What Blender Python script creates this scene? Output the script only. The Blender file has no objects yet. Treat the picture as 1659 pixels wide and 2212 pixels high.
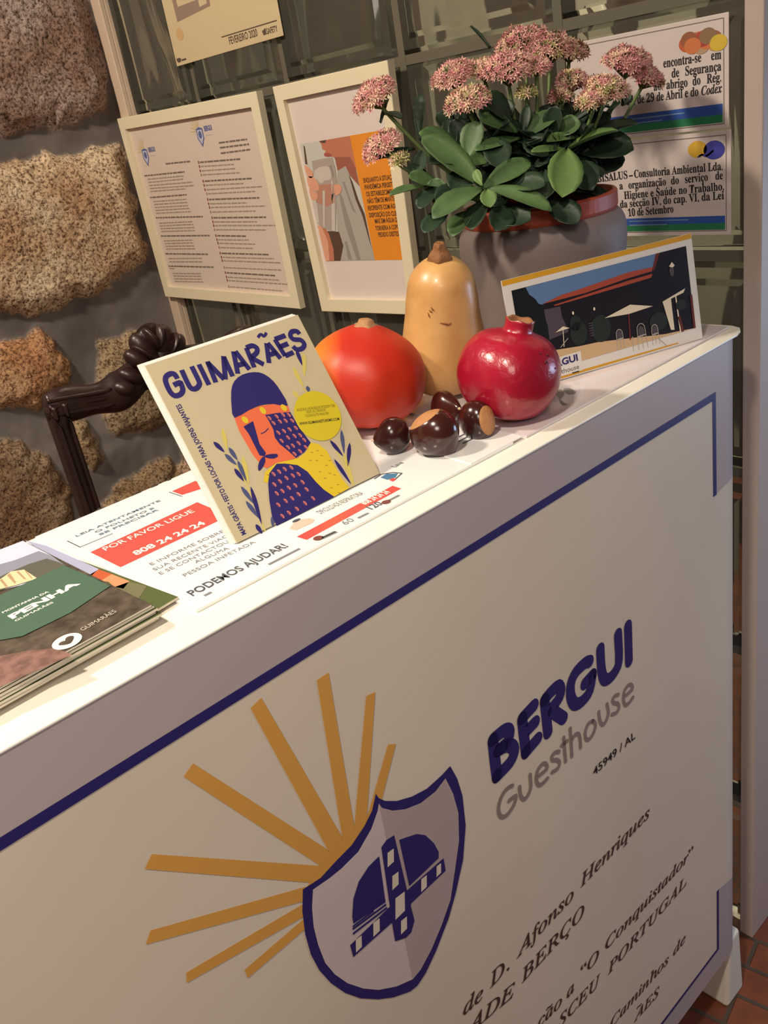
import bpy, bmesh, math, random, unicodedata
import numpy as np
from mathutils import Vector, Matrix
sc = bpy.context.scene
COL = sc.collection
RND = random.Random(7)

# ---------------------------------------------------------------- camera, world, lights, exposure
cam_d = bpy.data.cameras.new('camera'); cam = bpy.data.objects.new('camera', cam_d); COL.objects.link(cam)
cam_d.sensor_fit = 'AUTO'; cam_d.sensor_width = 36.0; cam_d.lens = 31.36; cam_d.clip_start = 0.02
cam.matrix_world = Matrix(((0.72040, 0.39321, -0.57132, -0.93475), (-0.67452, 0.20555, -0.70906, -0.48311),
                           (-0.16137, 0.89618, 0.41330, 0.29857), (0, 0, 0, 1)))
sc.camera = cam
sc.view_settings.view_transform = 'Standard'; sc.view_settings.look = 'None'
sc.view_settings.gamma = 1.0; sc.view_settings.use_curve_mapping = False
sc.view_settings.exposure = 0.0
world = bpy.data.worlds.new('world'); sc.world = world; world.use_nodes = True
world.node_tree.nodes['Background'].inputs[0].default_value = (1.0, 0.82, 0.70, 1)
world.node_tree.nodes['Background'].inputs[1].default_value = 0.085

def lamp(name, loc, target, power, size, color, spot=None):
    d = bpy.data.lights.new(name, 'SPOT' if spot else 'AREA'); d.energy = power; d.color = color
    if spot:
        d.spot_size = spot; d.spot_blend = 0.85; d.shadow_soft_size = size
    else:
        d.shape = 'DISK'; d.size = size
    o = bpy.data.objects.new(name, d); COL.objects.link(o); o.location = loc
    o.rotation_euler = (Vector(target) - Vector(loc)).to_track_quat('-Z', 'Y').to_euler()
    return o
WARM = (1.0, 0.86, 0.68)
lamp('ceiling_spotlight', (-1.25, -0.36, 1.22), (-0.88, 0.08, 0.0), 76.0, 0.06, WARM, math.radians(78))
lamp('ceiling_spotlight', (-1.30, 0.72, 1.35), (0.05, 0.80, -0.15), 100.0, 0.08, WARM, math.radians(120))
lamp('front_fill_light', (-1.55, -1.15, 0.95), (-0.78, 0.0, -0.35), 9.0, 0.5, (1.0, 0.87, 0.75))  # added fill from the front left, no fixture; brightens the panel's left end
lamp('passage_daylight', (1.0, -0.75, -0.1), (0.1, 0.0, -0.4), 7.0, 0.5, (0.55, 0.72, 1.0))
lamp('back_room_fill', (0.45, 0.8, 1.5), (1.2, 0.8, -0.1), 62.0, 0.4, (1.0, 0.92, 0.78))  # unseen light added behind the glass blocks to lift their tone

# ---------------------------------------------------------------- materials
MATS = {}
def lin(c):
    return tuple(((v / 12.92) if v <= 0.04045 else ((v + 0.055) / 1.055) ** 2.4) for v in [x / 255 for x in c])
def mat(name, rgb, rough=0.5, spec=0.5, coat=0.0, metal=0.0, bump=None, noise=None, sss=0.0, trans=0.0):
    """plain principled material; noise=(scale, rgb2, lo, hi) mixes a second colour, bump=(scale, strength)"""
    if name in MATS: return MATS[name]
    m = bpy.data.materials.new(name); m.use_nodes = True; nt = m.node_tree; b = nt.nodes['Principled BSDF']
    b.inputs['Base Color'].default_value = (*lin(rgb), 1); b.inputs['Roughness'].default_value = rough
    b.inputs['Specular IOR Level'].default_value = spec; b.inputs['Coat Weight'].default_value = coat
    b.inputs['Coat Roughness'].default_value = 0.12
    b.inputs['Metallic'].default_value = metal; b.inputs['Transmission Weight'].default_value = trans
    if sss: b.inputs['Subsurface Weight'].default_value = sss; b.inputs['Subsurface Radius'].default_value = (0.01, 0.006, 0.003)
    if noise or bump:
        tc = nt.nodes.new('ShaderNodeTexCoord')
    if noise:
        n = nt.nodes.new('ShaderNodeTexNoise'); n.inputs['Scale'].default_value = noise[0]; n.inputs['Detail'].default_value = 6
        r = nt.nodes.new('ShaderNodeValToRGB'); r.color_ramp.elements[0].position = noise[2]; r.color_ramp.elements[1].position = noise[3]
        r.color_ramp.elements[0].color = (*lin(rgb), 1); r.color_ramp.elements[1].color = (*lin(noise[1]), 1)
        nt.links.new(tc.outputs['Object'], n.inputs['Vector']); nt.links.new(n.outputs['Fac'], r.inputs['Fac'])
        nt.links.new(r.outputs['Color'], b.inputs['Base Color'])
    if bump:
        n2 = nt.nodes.new('ShaderNodeTexNoise'); n2.inputs['Scale'].default_value = bump[0]; n2.inputs['Detail'].default_value = 5
        bp = nt.nodes.new('ShaderNodeBump'); bp.inputs['Strength'].default_value = bump[1]; bp.inputs['Distance'].default_value = 0.004
        nt.links.new(tc.outputs['Object'], n2.inputs['Vector']); nt.links.new(n2.outputs['Fac'], bp.inputs['Height'])
        nt.links.new(bp.outputs['Normal'], b.inputs['Normal'])
    MATS[name] = m
    return m

# ---------------------------------------------------------------- object helpers
def tag(o, label=None, cat=None, group=None, kind=None):
    if label: o['label'] = label
    if cat: o['category'] = cat
    if group: o['group'] = group
    if kind: o['kind'] = kind
    return o
def root(name, mtx, label, cat, group=None):
    o = bpy.data.objects.new(name, None); COL.objects.link(o); o.empty_display_size = 0.03
    o.matrix_world = mtx if isinstance(mtx, Matrix) else Matrix.Translation(mtx)
    return tag(o, label, cat, group)
def link(name, bm, mats, parent=None, smooth=False, label=None, bevel=None, subsurf=0, mtx=None, normals=True):
    if normals: bmesh.ops.recalc_face_normals(bm, faces=bm.faces)
    me = bpy.data.meshes.new(name); bm.to_mesh(me); bm.free()
    for m in (mats if isinstance(mats, (list, tuple)) else [mats]): me.materials.append(m)
    if smooth:
        for p in me.polygons: p.use_smooth = True
    o = bpy.data.objects.new(name, me); COL.objects.link(o)
    if parent: o.parent = parent
    if mtx is not None: o.matrix_local = mtx
    if label: o['label'] = label
    if bevel:
        b = o.modifiers.new('bevel', 'BEVEL'); b.width = bevel; b.segments = 3; b.limit_method = 'ANGLE'; b.angle_limit = 0.6
    if subsurf:
        s = o.modifiers.new('sub', 'SUBSURF'); s.levels = subsurf; s.render_levels = subsurf
    return o
def dup(r, mtx, label, group=None):
    c = r.copy(); COL.objects.link(c); c.matrix_world = mtx; c['label'] = label
    if group: c['group'] = group
    for ch in r.children:
        k = ch.copy(); COL.objects.link(k); k.parent = c
    return c
def box(bm, lo, hi, mi=0):
    vs = [bm.verts.new((x, y, z)) for x in (lo[0], hi[0]) for y in (lo[1], hi[1]) for z in (lo[2], hi[2])]
    for f in ((0, 1, 3, 2), (4, 6, 7, 5), (0, 4, 5, 1), (2, 3, 7, 6), (0, 2, 6, 4), (1, 5, 7, 3)):
        bm.faces.new([vs[i] for i in f]).material_index = mi
def basis(o, u, v):
    u = Vector(u).normalized(); v = Vector(v); v = (v - u * v.dot(u)).normalized(); n = u.cross(v)
    return Matrix(((u.x, v.x, n.x, o[0]), (u.y, v.y, n.y, o[1]), (u.z, v.z, n.z, o[2]), (0, 0, 0, 1)))
def crom(pts, n=6, closed=True):
    """Catmull-Rom smoothing of a list of 2D or 3D points"""
    P = [Vector(p) for p in pts]; N = len(P); out = []
    for i in range(N if closed else N - 1):
        a = P[(i - 1) % N] if closed or i > 0 else P[0]; b = P[i]; c = P[(i + 1) % N]
        d = P[(i + 2) % N] if closed or i + 2 < N else P[-1]
        for k in range(n):
            t = k / n
            out.append(0.5 * ((2 * b) + (c - a) * t + (2 * a - 5 * b + 4 * c - d) * t * t + (3 * b - a - 3 * c + d) * t ** 3))
    if not closed: out.append(P[-1])
    return [tuple(p) for p in out]
def tube(bm, pts, rad, seg=8, mi=0, flat=1.0, up=(0, 0, 1), caps=True):
    """sweep of an (elliptic) section along a path; rad a number or a list"""
    P = [Vector(p) for p in pts]; rings = []
    for i, p in enumerate(P):
        t = (P[min(i + 1, len(P) - 1)] - P[max(i - 1, 0)]).normalized()
        s = t.cross(Vector(up)); s = s.normalized() if s.length > 1e-4 else Vector((1, 0, 0)); w = s.cross(t).normalized()
        r = rad[i] if isinstance(rad, (list, tuple)) else rad
        rings.append([bm.verts.new(p + s * (math.cos(a) * r) + w * (math.sin(a) * r * flat)) for a in [2 * math.pi * k / seg for k in range(seg)]])
    for a, b in zip(rings, rings[1:]):
        for k in range(seg):
            bm.faces.new((a[k], a[(k + 1) % seg], b[(k + 1) % seg], b[k])).material_index = mi
    if caps:
        bm.faces.new(rings[0][::-1]).material_index = mi; bm.faces.new(rings[-1]).material_index = mi
def lathe(bm, prof, seg=48, mi=0, mod=None):
    """prof: list of (r, z); mod(angle, z, t) -> radius factor"""
    rings = []
    for i, (r, z) in enumerate(prof):
        if r < 1e-6: rings.append([bm.verts.new((0, 0, z))]); continue
        rings.append([bm.verts.new((r * (mod(a, z) if mod else 1) * math.cos(a), r * (mod(a, z) if mod else 1) * math.sin(a), z))
                      for a in [2 * math.pi * k / seg for k in range(seg)]])
    for a, b in zip(rings, rings[1:]):
        for k in range(seg):
            q = (k + 1) % seg
            if len(a) == 1 and len(b) == 1: continue
            if len(a) == 1: f = bm.faces.new((a[0], b[q], b[k]))
            elif len(b) == 1: f = bm.faces.new((a[k], a[q], b[0]))
            else: f = bm.faces.new((a[k], a[q], b[q], b[k]))
            f.material_index = mi
def spl(prof, n=5):
    return [(max(0.0, p[0]), p[1]) for p in crom(prof, n, closed=False)]
def axis_mtx(loc, axis, spin=0.0):
    q = Vector((0, 0, 1)).rotation_difference(Vector(axis).normalized())
    return Matrix.Translation(loc) @ q.to_matrix().to_4x4() @ Matrix.Rotation(spin, 4, 'Z')

# ---------------------------------------------------------------- flat printed artwork
def _mesh_of(s, bold=0.0):
    c = bpy.data.curves.new('t', 'FONT'); c.body = s; c.size = 1.0; c.offset = bold; c.resolution_u = 3
    o = bpy.data.objects.new('t', c); COL.objects.link(o); bpy.context.view_layer.update()
    me = o.to_mesh(); V = [(v.co.x, v.co.y) for v in me.vertices]; F = [tuple(p.vertices) for p in me.polygons]
    o.to_mesh_clear(); bpy.data.objects.remove(o); bpy.data.curves.remove(c)
    return V, F
def style_map(ch, style):
    o = ord(ch); U = {'it': 0x1D434, 'sb': 0x1D400, 'bs': 0x1D5D4, 'bi': 0x1D468}.get(style)
    if U is None: return ch
    if 'A' <= ch <= 'Z': return chr(U + o - 65)
    if 'a' <= ch <= 'z':
        return '\u210e' if (style == 'it' and ch == 'h') else chr(U + 26 + o - 97)
    D = {'sb': 0x1D7CE, 'bs': 0x1D7EC}.get(style)
    if D and ch.isdigit(): return chr(D + o - 48)
    return ch
MARK = {'\u0303': [(-.2, -.03), (-.1, .05), (.1, -.03), (.2, .05)], '\u0301': [(-.05, -.05), (.1, .1)], '\u0300': [(.05, -.05), (-.1, .1)],
        '\u0302': [(-.14, -.04), (0, .07), (.14, -.04)], '\u0327': [(.02, .06), (.02, 0), (.1, -.06), (.04, -.14), (-.08, -.13)]}
class Art:
    """flat shapes in local (u, v), laid down in thin layers, one mesh"""
    def __init__(self, step=0.00012): self.bm = bmesh.new(); self.mats = []; self.step = step
    def mi(self, m):
        if m not in self.mats: self.mats.append(m)
        return self.mats.index(m)
    def poly(self, pts, m, layer=1, smooth=0):
        if smooth: pts = crom(pts, smooth)
        A = sum(a[0] * b[1] - b[0] * a[1] for a, b in zip(pts, list(pts[1:]) + [pts[0]]))
        if A < 0: pts = pts[::-1]
        z = layer * self.step
        f = self.bm.faces.new([self.bm.verts.new((p[0], p[1], z)) for p in pts]); f.material_index = self.mi(m)
        f.normal_update()
        if len(pts) > 3: bmesh.ops.triangulate(self.bm, faces=[f], ngon_method='EAR_CLIP')
    def ell(self, c, rx, ry, m, layer=1, rot=0.0, n=20):
        cs, sn = math.cos(rot), math.sin(rot)
        self.poly([(c[0] + rx * math.cos(a) * cs - ry * math.sin(a) * sn, c[1] + rx * math.cos(a) * sn + ry * math.sin(a) * cs)
                   for a in [2 * math.pi * k / n for k in range(n)]], m, layer)
    def rect(self, x0, y0, x1, y1, m, layer=1): self.poly([(x0, y0), (x1, y0), (x1, y1), (x0, y1)], m, layer)
    def stroke(self, pts, w, m, layer=1, smooth=0, cap=True):
        if smooth: pts = crom(pts, smooth, closed=False)
        P = [Vector(p[:2]) for p in pts]; P = [p for i, p in enumerate(P) if i == 0 or (p - P[i - 1]).length > 1e-6]
        L, Rr = [], []
        for i, p in enumerate(P):
            d0 = (p - P[i - 1]).normalized() if i else (P[1] - p).normalized()
            d1 = (P[i + 1] - p).normalized() if i < len(P) - 1 else d0
            n0 = Vector((-d0.y, d0.x)); n1 = Vector((-d1.y, d1.x)); b = n0 + n1
            b = b.normalized() if b.length > 0.3 else n0
            k = w / 2 / max(0.55, b.dot(n0))
            L.append(p + b * k); Rr.append(p - b * k)
        z = layer * self.step; mi = self.mi(m)
        vl = [self.bm.verts.new((*q, z)) for q in L]; vr = [self.bm.verts.new((*q, z)) for q in Rr]
        for i in range(len(P) - 1):
            self.bm.faces.new((vl[i], vr[i], vr[i + 1], vl[i + 1])).material_index = mi
        if cap:
            for p in (P[0], P[-1]): self.ell(p, w / 2, w / 2, m, layer + 0.5, n=14)
    def text(self, s, base, cap, m, layer=2, style=None, bold=0.0, shear=0.0):
        """lettering along base[0]->base[1] (left foot, right foot), capital height cap"""
        a = Vector(base[0]); d = Vector(base[1]) - a; Ln = d.length; u = d / Ln; v = Vector((-u.y, u.x))
        if style:
            nf = unicodedata.normalize('NFD', s); plain = ''; marks = []
            for ch in nf:
                if ch in MARK: marks.append((len(plain) - 1, ch))
                else: plain += ch
            body = ''.join(style_map(ch, style) for ch in plain)
        else: body = s; marks = []
        V, F = _mesh_of(body, bold)
        if not V: return
        x0 = min(p[0] for p in V); x1 = max(p[0] for p in V); sx = Ln / (x1 - x0); sy = cap / 0.69
        z = layer * self.step; mi = self.mi(m)
        vs = [self.bm.verts.new((*(a + u * ((p[0] - x0 + shear * p[1]) * sx) + v * (p[1] * sy)), z)) for p in V]
        for f in F:
            try:
                fc = self.bm.faces.new([vs[i] for i in f]); fc.material_index = mi
                fc.normal_update()
                if fc.normal.z < 0: fc.normal_flip()
            except ValueError: pass
        for i, mk in marks:
            W, _ = _mesh_of(body[:i + 1], bold); c, _ = _mesh_of(body[i], bold)
            r = max(p[0] for p in W); cx = r - (max(p[0] for p in c) - min(p[0] for p in c)) / 2; top = max(p[1] for p in c)
            cy = -0.07 if mk == '\u0327' else top + 0.12
            self.stroke([tuple(a + u * ((cx + q[0] * 0.9 - x0) * sx) + v * ((cy + q[1]) * sy)) for q in MARK[mk]], cap * 0.12, m, layer, cap=False)
    def build(self, name, parent, label=None, mtx=None):
        return link(name, self.bm, self.mats, parent, label=label, normals=False, mtx=mtx)

WHITE = mat('white_paint', (236, 230, 220), 0.35)
PAPER = mat('white_paper', (233, 230, 226), 0.55)
NAVY = mat('navy_print', (42, 34, 104), 0.5)
INK = mat('black_ink', (30, 26, 30), 0.55)

# ================================================================ setting
# floor of narrow terracotta bricks
def floor_mat():
    m = bpy.data.materials.new('terracotta_floor'); m.use_nodes = True; nt = m.node_tree; b = nt.nodes['Principled BSDF']
    tc = nt.nodes.new('ShaderNodeTexCoord'); mp = nt.nodes.new('ShaderNodeMapping'); mp.inputs['Rotation'].default_value = (0, 0, math.radians(80))
    br = nt.nodes.new('ShaderNodeTexBrick'); br.inputs['Scale'].default_value = 1.0
    br.inputs['Brick Width'].default_value = 0.17; br.inputs['Row Height'].default_value = 0.058; br.inputs['Mortar Size'].default_value = 0.004
    br.inputs['Mortar Smooth'].default_value = 0.3
    br.inputs['Color1'].default_value = (*lin((134, 74, 46)), 1); br.inputs['Color2'].default_value = (*lin((104, 52, 36)), 1); br.inputs['Mortar'].default_value = (*lin((84, 68, 56)), 1)
    nz = nt.nodes.new('ShaderNodeTexNoise'); nz.inputs['Scale'].default_value = 30; nz.inputs['Detail'].default_value = 6
    mx = nt.nodes.new('ShaderNodeMix'); mx.data_type = 'RGBA'; mx.blend_type = 'OVERLAY'; mx.inputs[0].default_value = 0.5
    bp = nt.nodes.new('ShaderNodeBump'); bp.inputs['Strength'].default_value = 0.6; bp.inputs['Distance'].default_value = 0.004; bp.invert = True
    L = nt.links.new
    L(tc.outputs['Object'], mp.inputs['Vector']); L(mp.outputs['Vector'], br.inputs['Vector']); L(tc.outputs['Object'], nz.inputs['Vector'])
    L(br.outputs['Color'], mx.inputs[6]); L(nz.outputs['Fac'], mx.inputs[7]); L(mx.outputs[2], b.inputs['Base Color'])
    L(br.outputs['Fac'], bp.inputs['Height']); L(bp.outputs['Normal'], b.inputs['Normal']); b.inputs['Roughness'].default_value = 0.45
    return m
bm = bmesh.new(); box(bm, (-2.6, -2.2, -1.14), (1.6, 1.7, -1.1))
tag(link('floor', bm, floor_mat()), kind='structure')

# rough granite wall with thick grey mortar: one displaced grid
stones = [
 (1, [(-0.1850,0.6664),(0.0231,0.6586),(0.1131,0.6167),(0.1132,0.5841),(0.1181,0.5573),(0.1179,0.5057),(0.1157,0.4509),(0.1044,0.3982),(0.0879,0.3693),(0.0530,0.3667),(0.0142,0.3671),(-0.0115,0.3636),(-0.0587,0.3584),(-0.1042,0.3620),(-0.1533,0.3659),(-0.2949,0.3676)]),
 (2, [(-0.2779,0.3197),(-0.1723,0.3117),(-0.1438,0.3178),(-0.0953,0.3126),(-0.0461,0.3050),(0.0165,0.3071),(0.0783,0.3132),(0.1073,0.3144),(0.1035,0.2817),(0.1034,0.2175),(0.0976,0.1410),(0.0983,0.0730),(0.0839,0.0478),(0.0221,0.0259),(-0.0447,0.0142),(-0.1077,0.0084),(-0.1482,0.0013),(-0.2210,0.0045),(-0.2736,0.0233),(-0.3745,0.0542)]),
 (3, [(-0.3844,-0.0132),(-0.2937,-0.0341),(-0.2474,-0.0371),(-0.2064,-0.0359),(-0.1684,-0.0587),(-0.1707,-0.0883),(-0.1623,-0.1196),(-0.1839,-0.1584),(-0.2141,-0.1693),(-0.2469,-0.1852),(-0.2598,-0.2046),(-0.2879,-0.1898),(-0.3405,-0.1674),(-0.4279,-0.1332)]),
 (4, [(-0.0840,-0.0859),(-0.0161,-0.0942),(0.0422,-0.1044),(0.0958,-0.1371),(0.1032,-0.1791),(0.1007,-0.2553),(0.0487,-0.3256),(-0.0199,-0.3357),(-0.0802,-0.3260),(-0.1177,-0.2955),(-0.1239,-0.2645),(-0.1088,-0.1827)]),
 (4, [(-0.2267,-0.2323),(-0.1579,-0.2502),(-0.1593,-0.2958),(-0.1540,-0.3246),(-0.1603,-0.3582),(-0.1847,-0.3736),(-0.2162,-0.3453),(-0.2383,-0.2926)]),
 (5, [(-0.4638,-0.1913),(-0.3594,-0.2211),(-0.3390,-0.2315),(-0.3086,-0.2618),(-0.2792,-0.2987),(-0.2631,-0.3533),(-0.2574,-0.4050),(-0.2669,-0.4605),(-0.3124,-0.5808),(-0.5608,-0.4581)]),
 (4, [(-0.2063,-0.4826),(-0.1545,-0.4390),(-0.1212,-0.4246),(-0.0783,-0.4279),(-0.0440,-0.4132),(0.0124,-0.4114),(0.0244,-0.4401),(0.0128,-0.4647),(-0.0206,-0.5196),(-0.1627,-0.5551)]),
 (1, [(0.0472,-0.3816),(0.1217,-0.3803),(0.2420,-0.4491),(0.2216,-0.5647),(0.0968,-0.5594),(0.0413,-0.4713)]),
 (2, [(-0.05, -0.45), (0.09, -0.43), (0.1, -0.66), (-0.1, -0.7), (-0.2, -0.56)]),
 (3, [(-0.45, -0.62), (-0.22, -0.58), (-0.16, -0.76), (-0.3, -0.86), (-0.52, -0.82)]),
]
rs = random.Random(21)                                   # the wall goes on in the same rough courses
zc_ = -1.02
while zc_ < 0.95:
    hh = rs.uniform(.16, .27); xc_ = -1.52
    while xc_ < -0.62:
        ww = rs.uniform(.18, .34); x1_ = min(xc_ + ww, -0.60)
        if x1_ - xc_ > .10:
            n_ = 14; P_ = []
            for k in range(n_):
                an = 2 * math.pi * k / n_; sq = max(abs(math.cos(an)), abs(math.sin(an))) ** .75
                P_.append(((xc_ + x1_) / 2 + (x1_ - xc_) * .50 * math.cos(an) / sq * rs.uniform(.9, 1.05), zc_ + hh / 2 + hh * .48 * math.sin(an) / sq * rs.uniform(.88, 1.05)))
            stones.append((rs.choice((1, 2, 2, 3, 4, 5)), P_))
        xc_ = x1_ + rs.uniform(.0, .02)
    zc_ += hh
stones.append((2, [(-.55, .98), (-.56, .72), (-.2, .69), (.02, .70), (.08, .98)])); stones.append((4, [(-.5, -.90), (-.2, -.92), (.06, -.80), (.08, -1.08), (-.5, -1.08)]))
def sdf(px, pz, poly):
    P = np.array(poly); Q = np.roll(P, -1, 0); d = np.full(px.shape, 1e9); ins = np.zeros(px.shape, bool)
    for (ax, az), (bx, bz) in zip(P, Q):
        ex, ez = bx - ax, bz - az; t = np.clip(((px - ax) * ex + (pz - az) * ez) / (ex * ex + ez * ez + 1e-12), 0, 1)
        d = np.minimum(d, np.hypot(px - ax - t * ex, pz - az - t * ez))
        c = ((az > pz) != (bz > pz)) & (px < (bx - ax) * (pz - az) / (bz - az + 1e-12) + ax); ins ^= c
    return np.where(ins, -d, d)
def wall_noise(x, z, f, seed):
    r = np.random.RandomState(seed); g = r.rand(256, 256)
    X = x * f + 100; Z = z * f + 100; xi = np.floor(X).astype(int); zi = np.floor(Z).astype(int); fx = X - xi; fz = Z - zi
    fx = fx * fx * (3 - 2 * fx); fz = fz * fz * (3 - 2 * fz)
    G = lambda i, j: g[i % 256, j % 256]
    return (G(xi, zi) * (1 - fx) + G(xi + 1, zi) * fx) * (1 - fz) + (G(xi, zi + 1) * (1 - fx) + G(xi + 1, zi + 1) * fx) * fz
xs = np.arange(-1.5, 0.1251, 0.004); zs = np.arange(-1.1, 1.0, 0.005)
X, Z = np.meshgrid(xs, zs, indexing='ij')
wob = (wall_noise(X, Z, 28, 1) - .5) * 0.020 + (wall_noise(X, Z, 80, 2) - .5) * 0.010
H = (wall_noise(X, Z, 6, 3) - .5) * 0.006 + (wall_noise(X, Z, 40, 9) - .5) * 0.003; stone_w = np.zeros_like(X); tone = np.zeros_like(X)
for kind, poly in stones:
    s = sdf(X, Z, poly) + wob
    w = np.clip((0.004 - s) / 0.008, 0, 1)
    h = np.clip(-s / 0.05, 0, 1); h = h * (2 - h) * 0.030 + (wall_noise(X, Z, 130, 4) - .5) * 0.003 + (wall_noise(X, Z, 60, 5) - .5) * 0.004 + (wall_noise(X, Z, 14, 6) - .5) * 0.010
    H = np.where(w > 0, np.maximum(H, H * (1 - w) + (h + 0.004) * w), H)
    tone = np.where(w > stone_w, kind / 5, tone); stone_w = np.maximum(stone_w, w)
nx, nz_ = X.shape
me = bpy.data.meshes.new('wall_left')
verts = np.stack([X, 1.5 - np.clip(H, -0.01, 0.045) * np.clip((0.12 - X) / 0.05, 0, 1), Z], -1).reshape(-1, 3)
idx = np.arange(nx * nz_).reshape(nx, nz_)
faces = np.stack([idx[:-1, :-1], idx[1:, :-1], idx[1:, 1:], idx[:-1, 1:]], -1).reshape(-1, 4)
me.from_pydata(verts.tolist(), [], faces.tolist())
at = me.attributes.new('stone', 'FLOAT_VECTOR', 'POINT')
at.data.foreach_set('vector', np.stack([stone_w, tone, np.zeros_like(X)], -1).reshape(-1).astype(np.float32))
for p in me.polygons: p.use_smooth = True
def stone_mat():
    m = bpy.data.materials.new('granite_and_mortar'); m.use_nodes = True; nt = m.node_tree; b = nt.nodes['Principled BSDF']; L = nt.links.new
    a = nt.nodes.new('ShaderNodeAttribute'); a.attribute_name = 'stone'; sp = nt.nodes.new('ShaderNodeSeparateXYZ'); L(a.outputs['Vector'], sp.inputs[0])
    tr = nt.nodes.new('ShaderNodeValToRGB'); tr.color_ramp.interpolation = 'CONSTANT'; e = tr.color_ramp.elements
    e[0].position = 0; e[0].color = (*lin((186, 166, 160)), 1); e[1].position = 0.3; e[1].color = (*lin((240, 218, 188)), 1)
    for ps, c in ((0.5, (232, 190, 148)), (0.7, (186, 162, 128)), (0.9, (176, 152, 124))):
        k = e.new(ps); k.color = (*lin(c), 1)
    L(sp.outputs['Y'], tr.inputs['Fac'])
    tc = nt.nodes.new('ShaderNodeTexCoord')
    n1 = nt.nodes.new('ShaderNodeTexNoise'); n1.inputs['Scale'].default_value = 165; n1.inputs['Detail'].default_value = 3; n1.inputs['Roughness'].default_value = 0.7
    r1 = nt.nodes.new('ShaderNodeValToRGB'); r1.color_ramp.elements[0].position = 0.36; r1.color_ramp.elements[1].position = 0.56
    r1.color_ramp.elements[0].color = (*lin((112, 88, 70)), 1); r1.color_ramp.elements[1].color = (1, 1, 1, 1)
    n3 = nt.nodes.new('ShaderNodeTexNoise'); n3.inputs['Scale'].default_value = 9; n3.inputs['Detail'].default_value = 5
    r3 = nt.nodes.new('ShaderNodeValToRGB'); r3.color_ramp.elements[0].position = 0.35; r3.color_ramp.elements[1].position = 0.62
    r3.color_ramp.elements[0].color = (*lin((216, 194, 178)), 1); r3.color_ramp.elements[1].color = (1, 1, 1, 1)
    m1 = nt.nodes.new('ShaderNodeMix'); m1.data_type = 'RGBA'; m1.blend_type = 'MULTIPLY'; m1.inputs[0].default_value = 1
    m3 = nt.nodes.new('ShaderNodeMix'); m3.data_type = 'RGBA'; m3.blend_type = 'MULTIPLY'; m3.inputs[0].default_value = 1
    n2 = nt.nodes.new('ShaderNodeTexNoise'); n2.inputs['Scale'].default_value = 7; n2.inputs['Detail'].default_value = 8
    r2 = nt.nodes.new('ShaderNodeValToRGB'); r2.color_ramp.elements[0].color = (*lin((98, 92, 90)), 1); r2.color_ramp.elements[1].color = (*lin((134, 127, 124)), 1)
    r2.color_ramp.elements[0].position = 0.38; r2.color_ramp.elements[1].position = 0.68
    m2 = nt.nodes.new('ShaderNodeMix'); m2.data_type = 'RGBA'
    for n in (n1, n2, n3): L(tc.outputs['Object'], n.inputs['Vector'])
    L(n1.outputs['Fac'], r1.inputs['Fac']); L(n2.outputs['Fac'], r2.inputs['Fac']); L(n3.outputs['Fac'], r3.inputs['Fac'])
    L(tr.outputs['Color'], m1.inputs[6]); L(r1.outputs['Color'], m1.inputs[7]); L(m1.outputs[2], m3.inputs[6]); L(r3.outputs['Color'], m3.inputs[7])
    L(sp.outputs['X'], m2.inputs[0]); L(r2.outputs['Color'], m2.inputs[6]); L(m3.outputs[2], m2.inputs[7]); L(m2.outputs[2], b.inputs['Base Color'])
    bp = nt.nodes.new('ShaderNodeBump'); bp.inputs['Distance'].default_value = 0.003; L(sp.outputs['X'], bp.inputs['Strength']); L(n1.outputs['Fac'], bp.inputs['Height']); L(bp.outputs['Normal'], b.inputs['Normal'])
    b.inputs['Roughness'].default_value = 0.85
    return m
me.materials.append(stone_mat()); w = bpy.data.objects.new('wall_left', me); COL.objects.link(w); tag(w, kind='structure')

# glass-block wall, its pale edge strip and the white jamb it ends on
def glass_mat():
    m = bpy.data.materials.new('wavy_glass'); m.use_nodes = True; nt = m.node_tree; b = nt.nodes['Principled BSDF']; L = nt.links.new
    b.inputs['Base Color'].default_value = (*lin((172, 170, 154)), 1); b.inputs['Roughness'].default_value = 0.06; b.inputs['Transmission Weight'].default_value = 0.88; b.inputs['IOR'].default_value = 1.3
    tc = nt.nodes.new('ShaderNodeTexCoord'); mp = nt.nodes.new('ShaderNodeMapping'); mp.inputs['Scale'].default_value = (1, 2.0, 0.7)
    n = nt.nodes.new('ShaderNodeTexNoise'); n.inputs['Scale'].default_value = 3.6; n.inputs['Detail'].default_value = 0.6
    bp = nt.nodes.new('ShaderNodeBump'); bp.inputs['Strength'].default_value = 0.85; bp.inputs['Distance'].default_value = 0.06
    L(tc.outputs['Object'], mp.inputs['Vector']); L(mp.outputs['Vector'], n.inputs['Vector']); L(n.outputs['Fac'], bp.inputs['Height']); L(bp.outputs['Normal'], b.inputs['Normal'])
    return m
GW = bpy.data.objects.new('wall_back', None); COL.objects.link(GW); tag(GW, kind='structure')
bg = bmesh.new(); bt = bmesh.new(); PIT = 0.292
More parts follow.
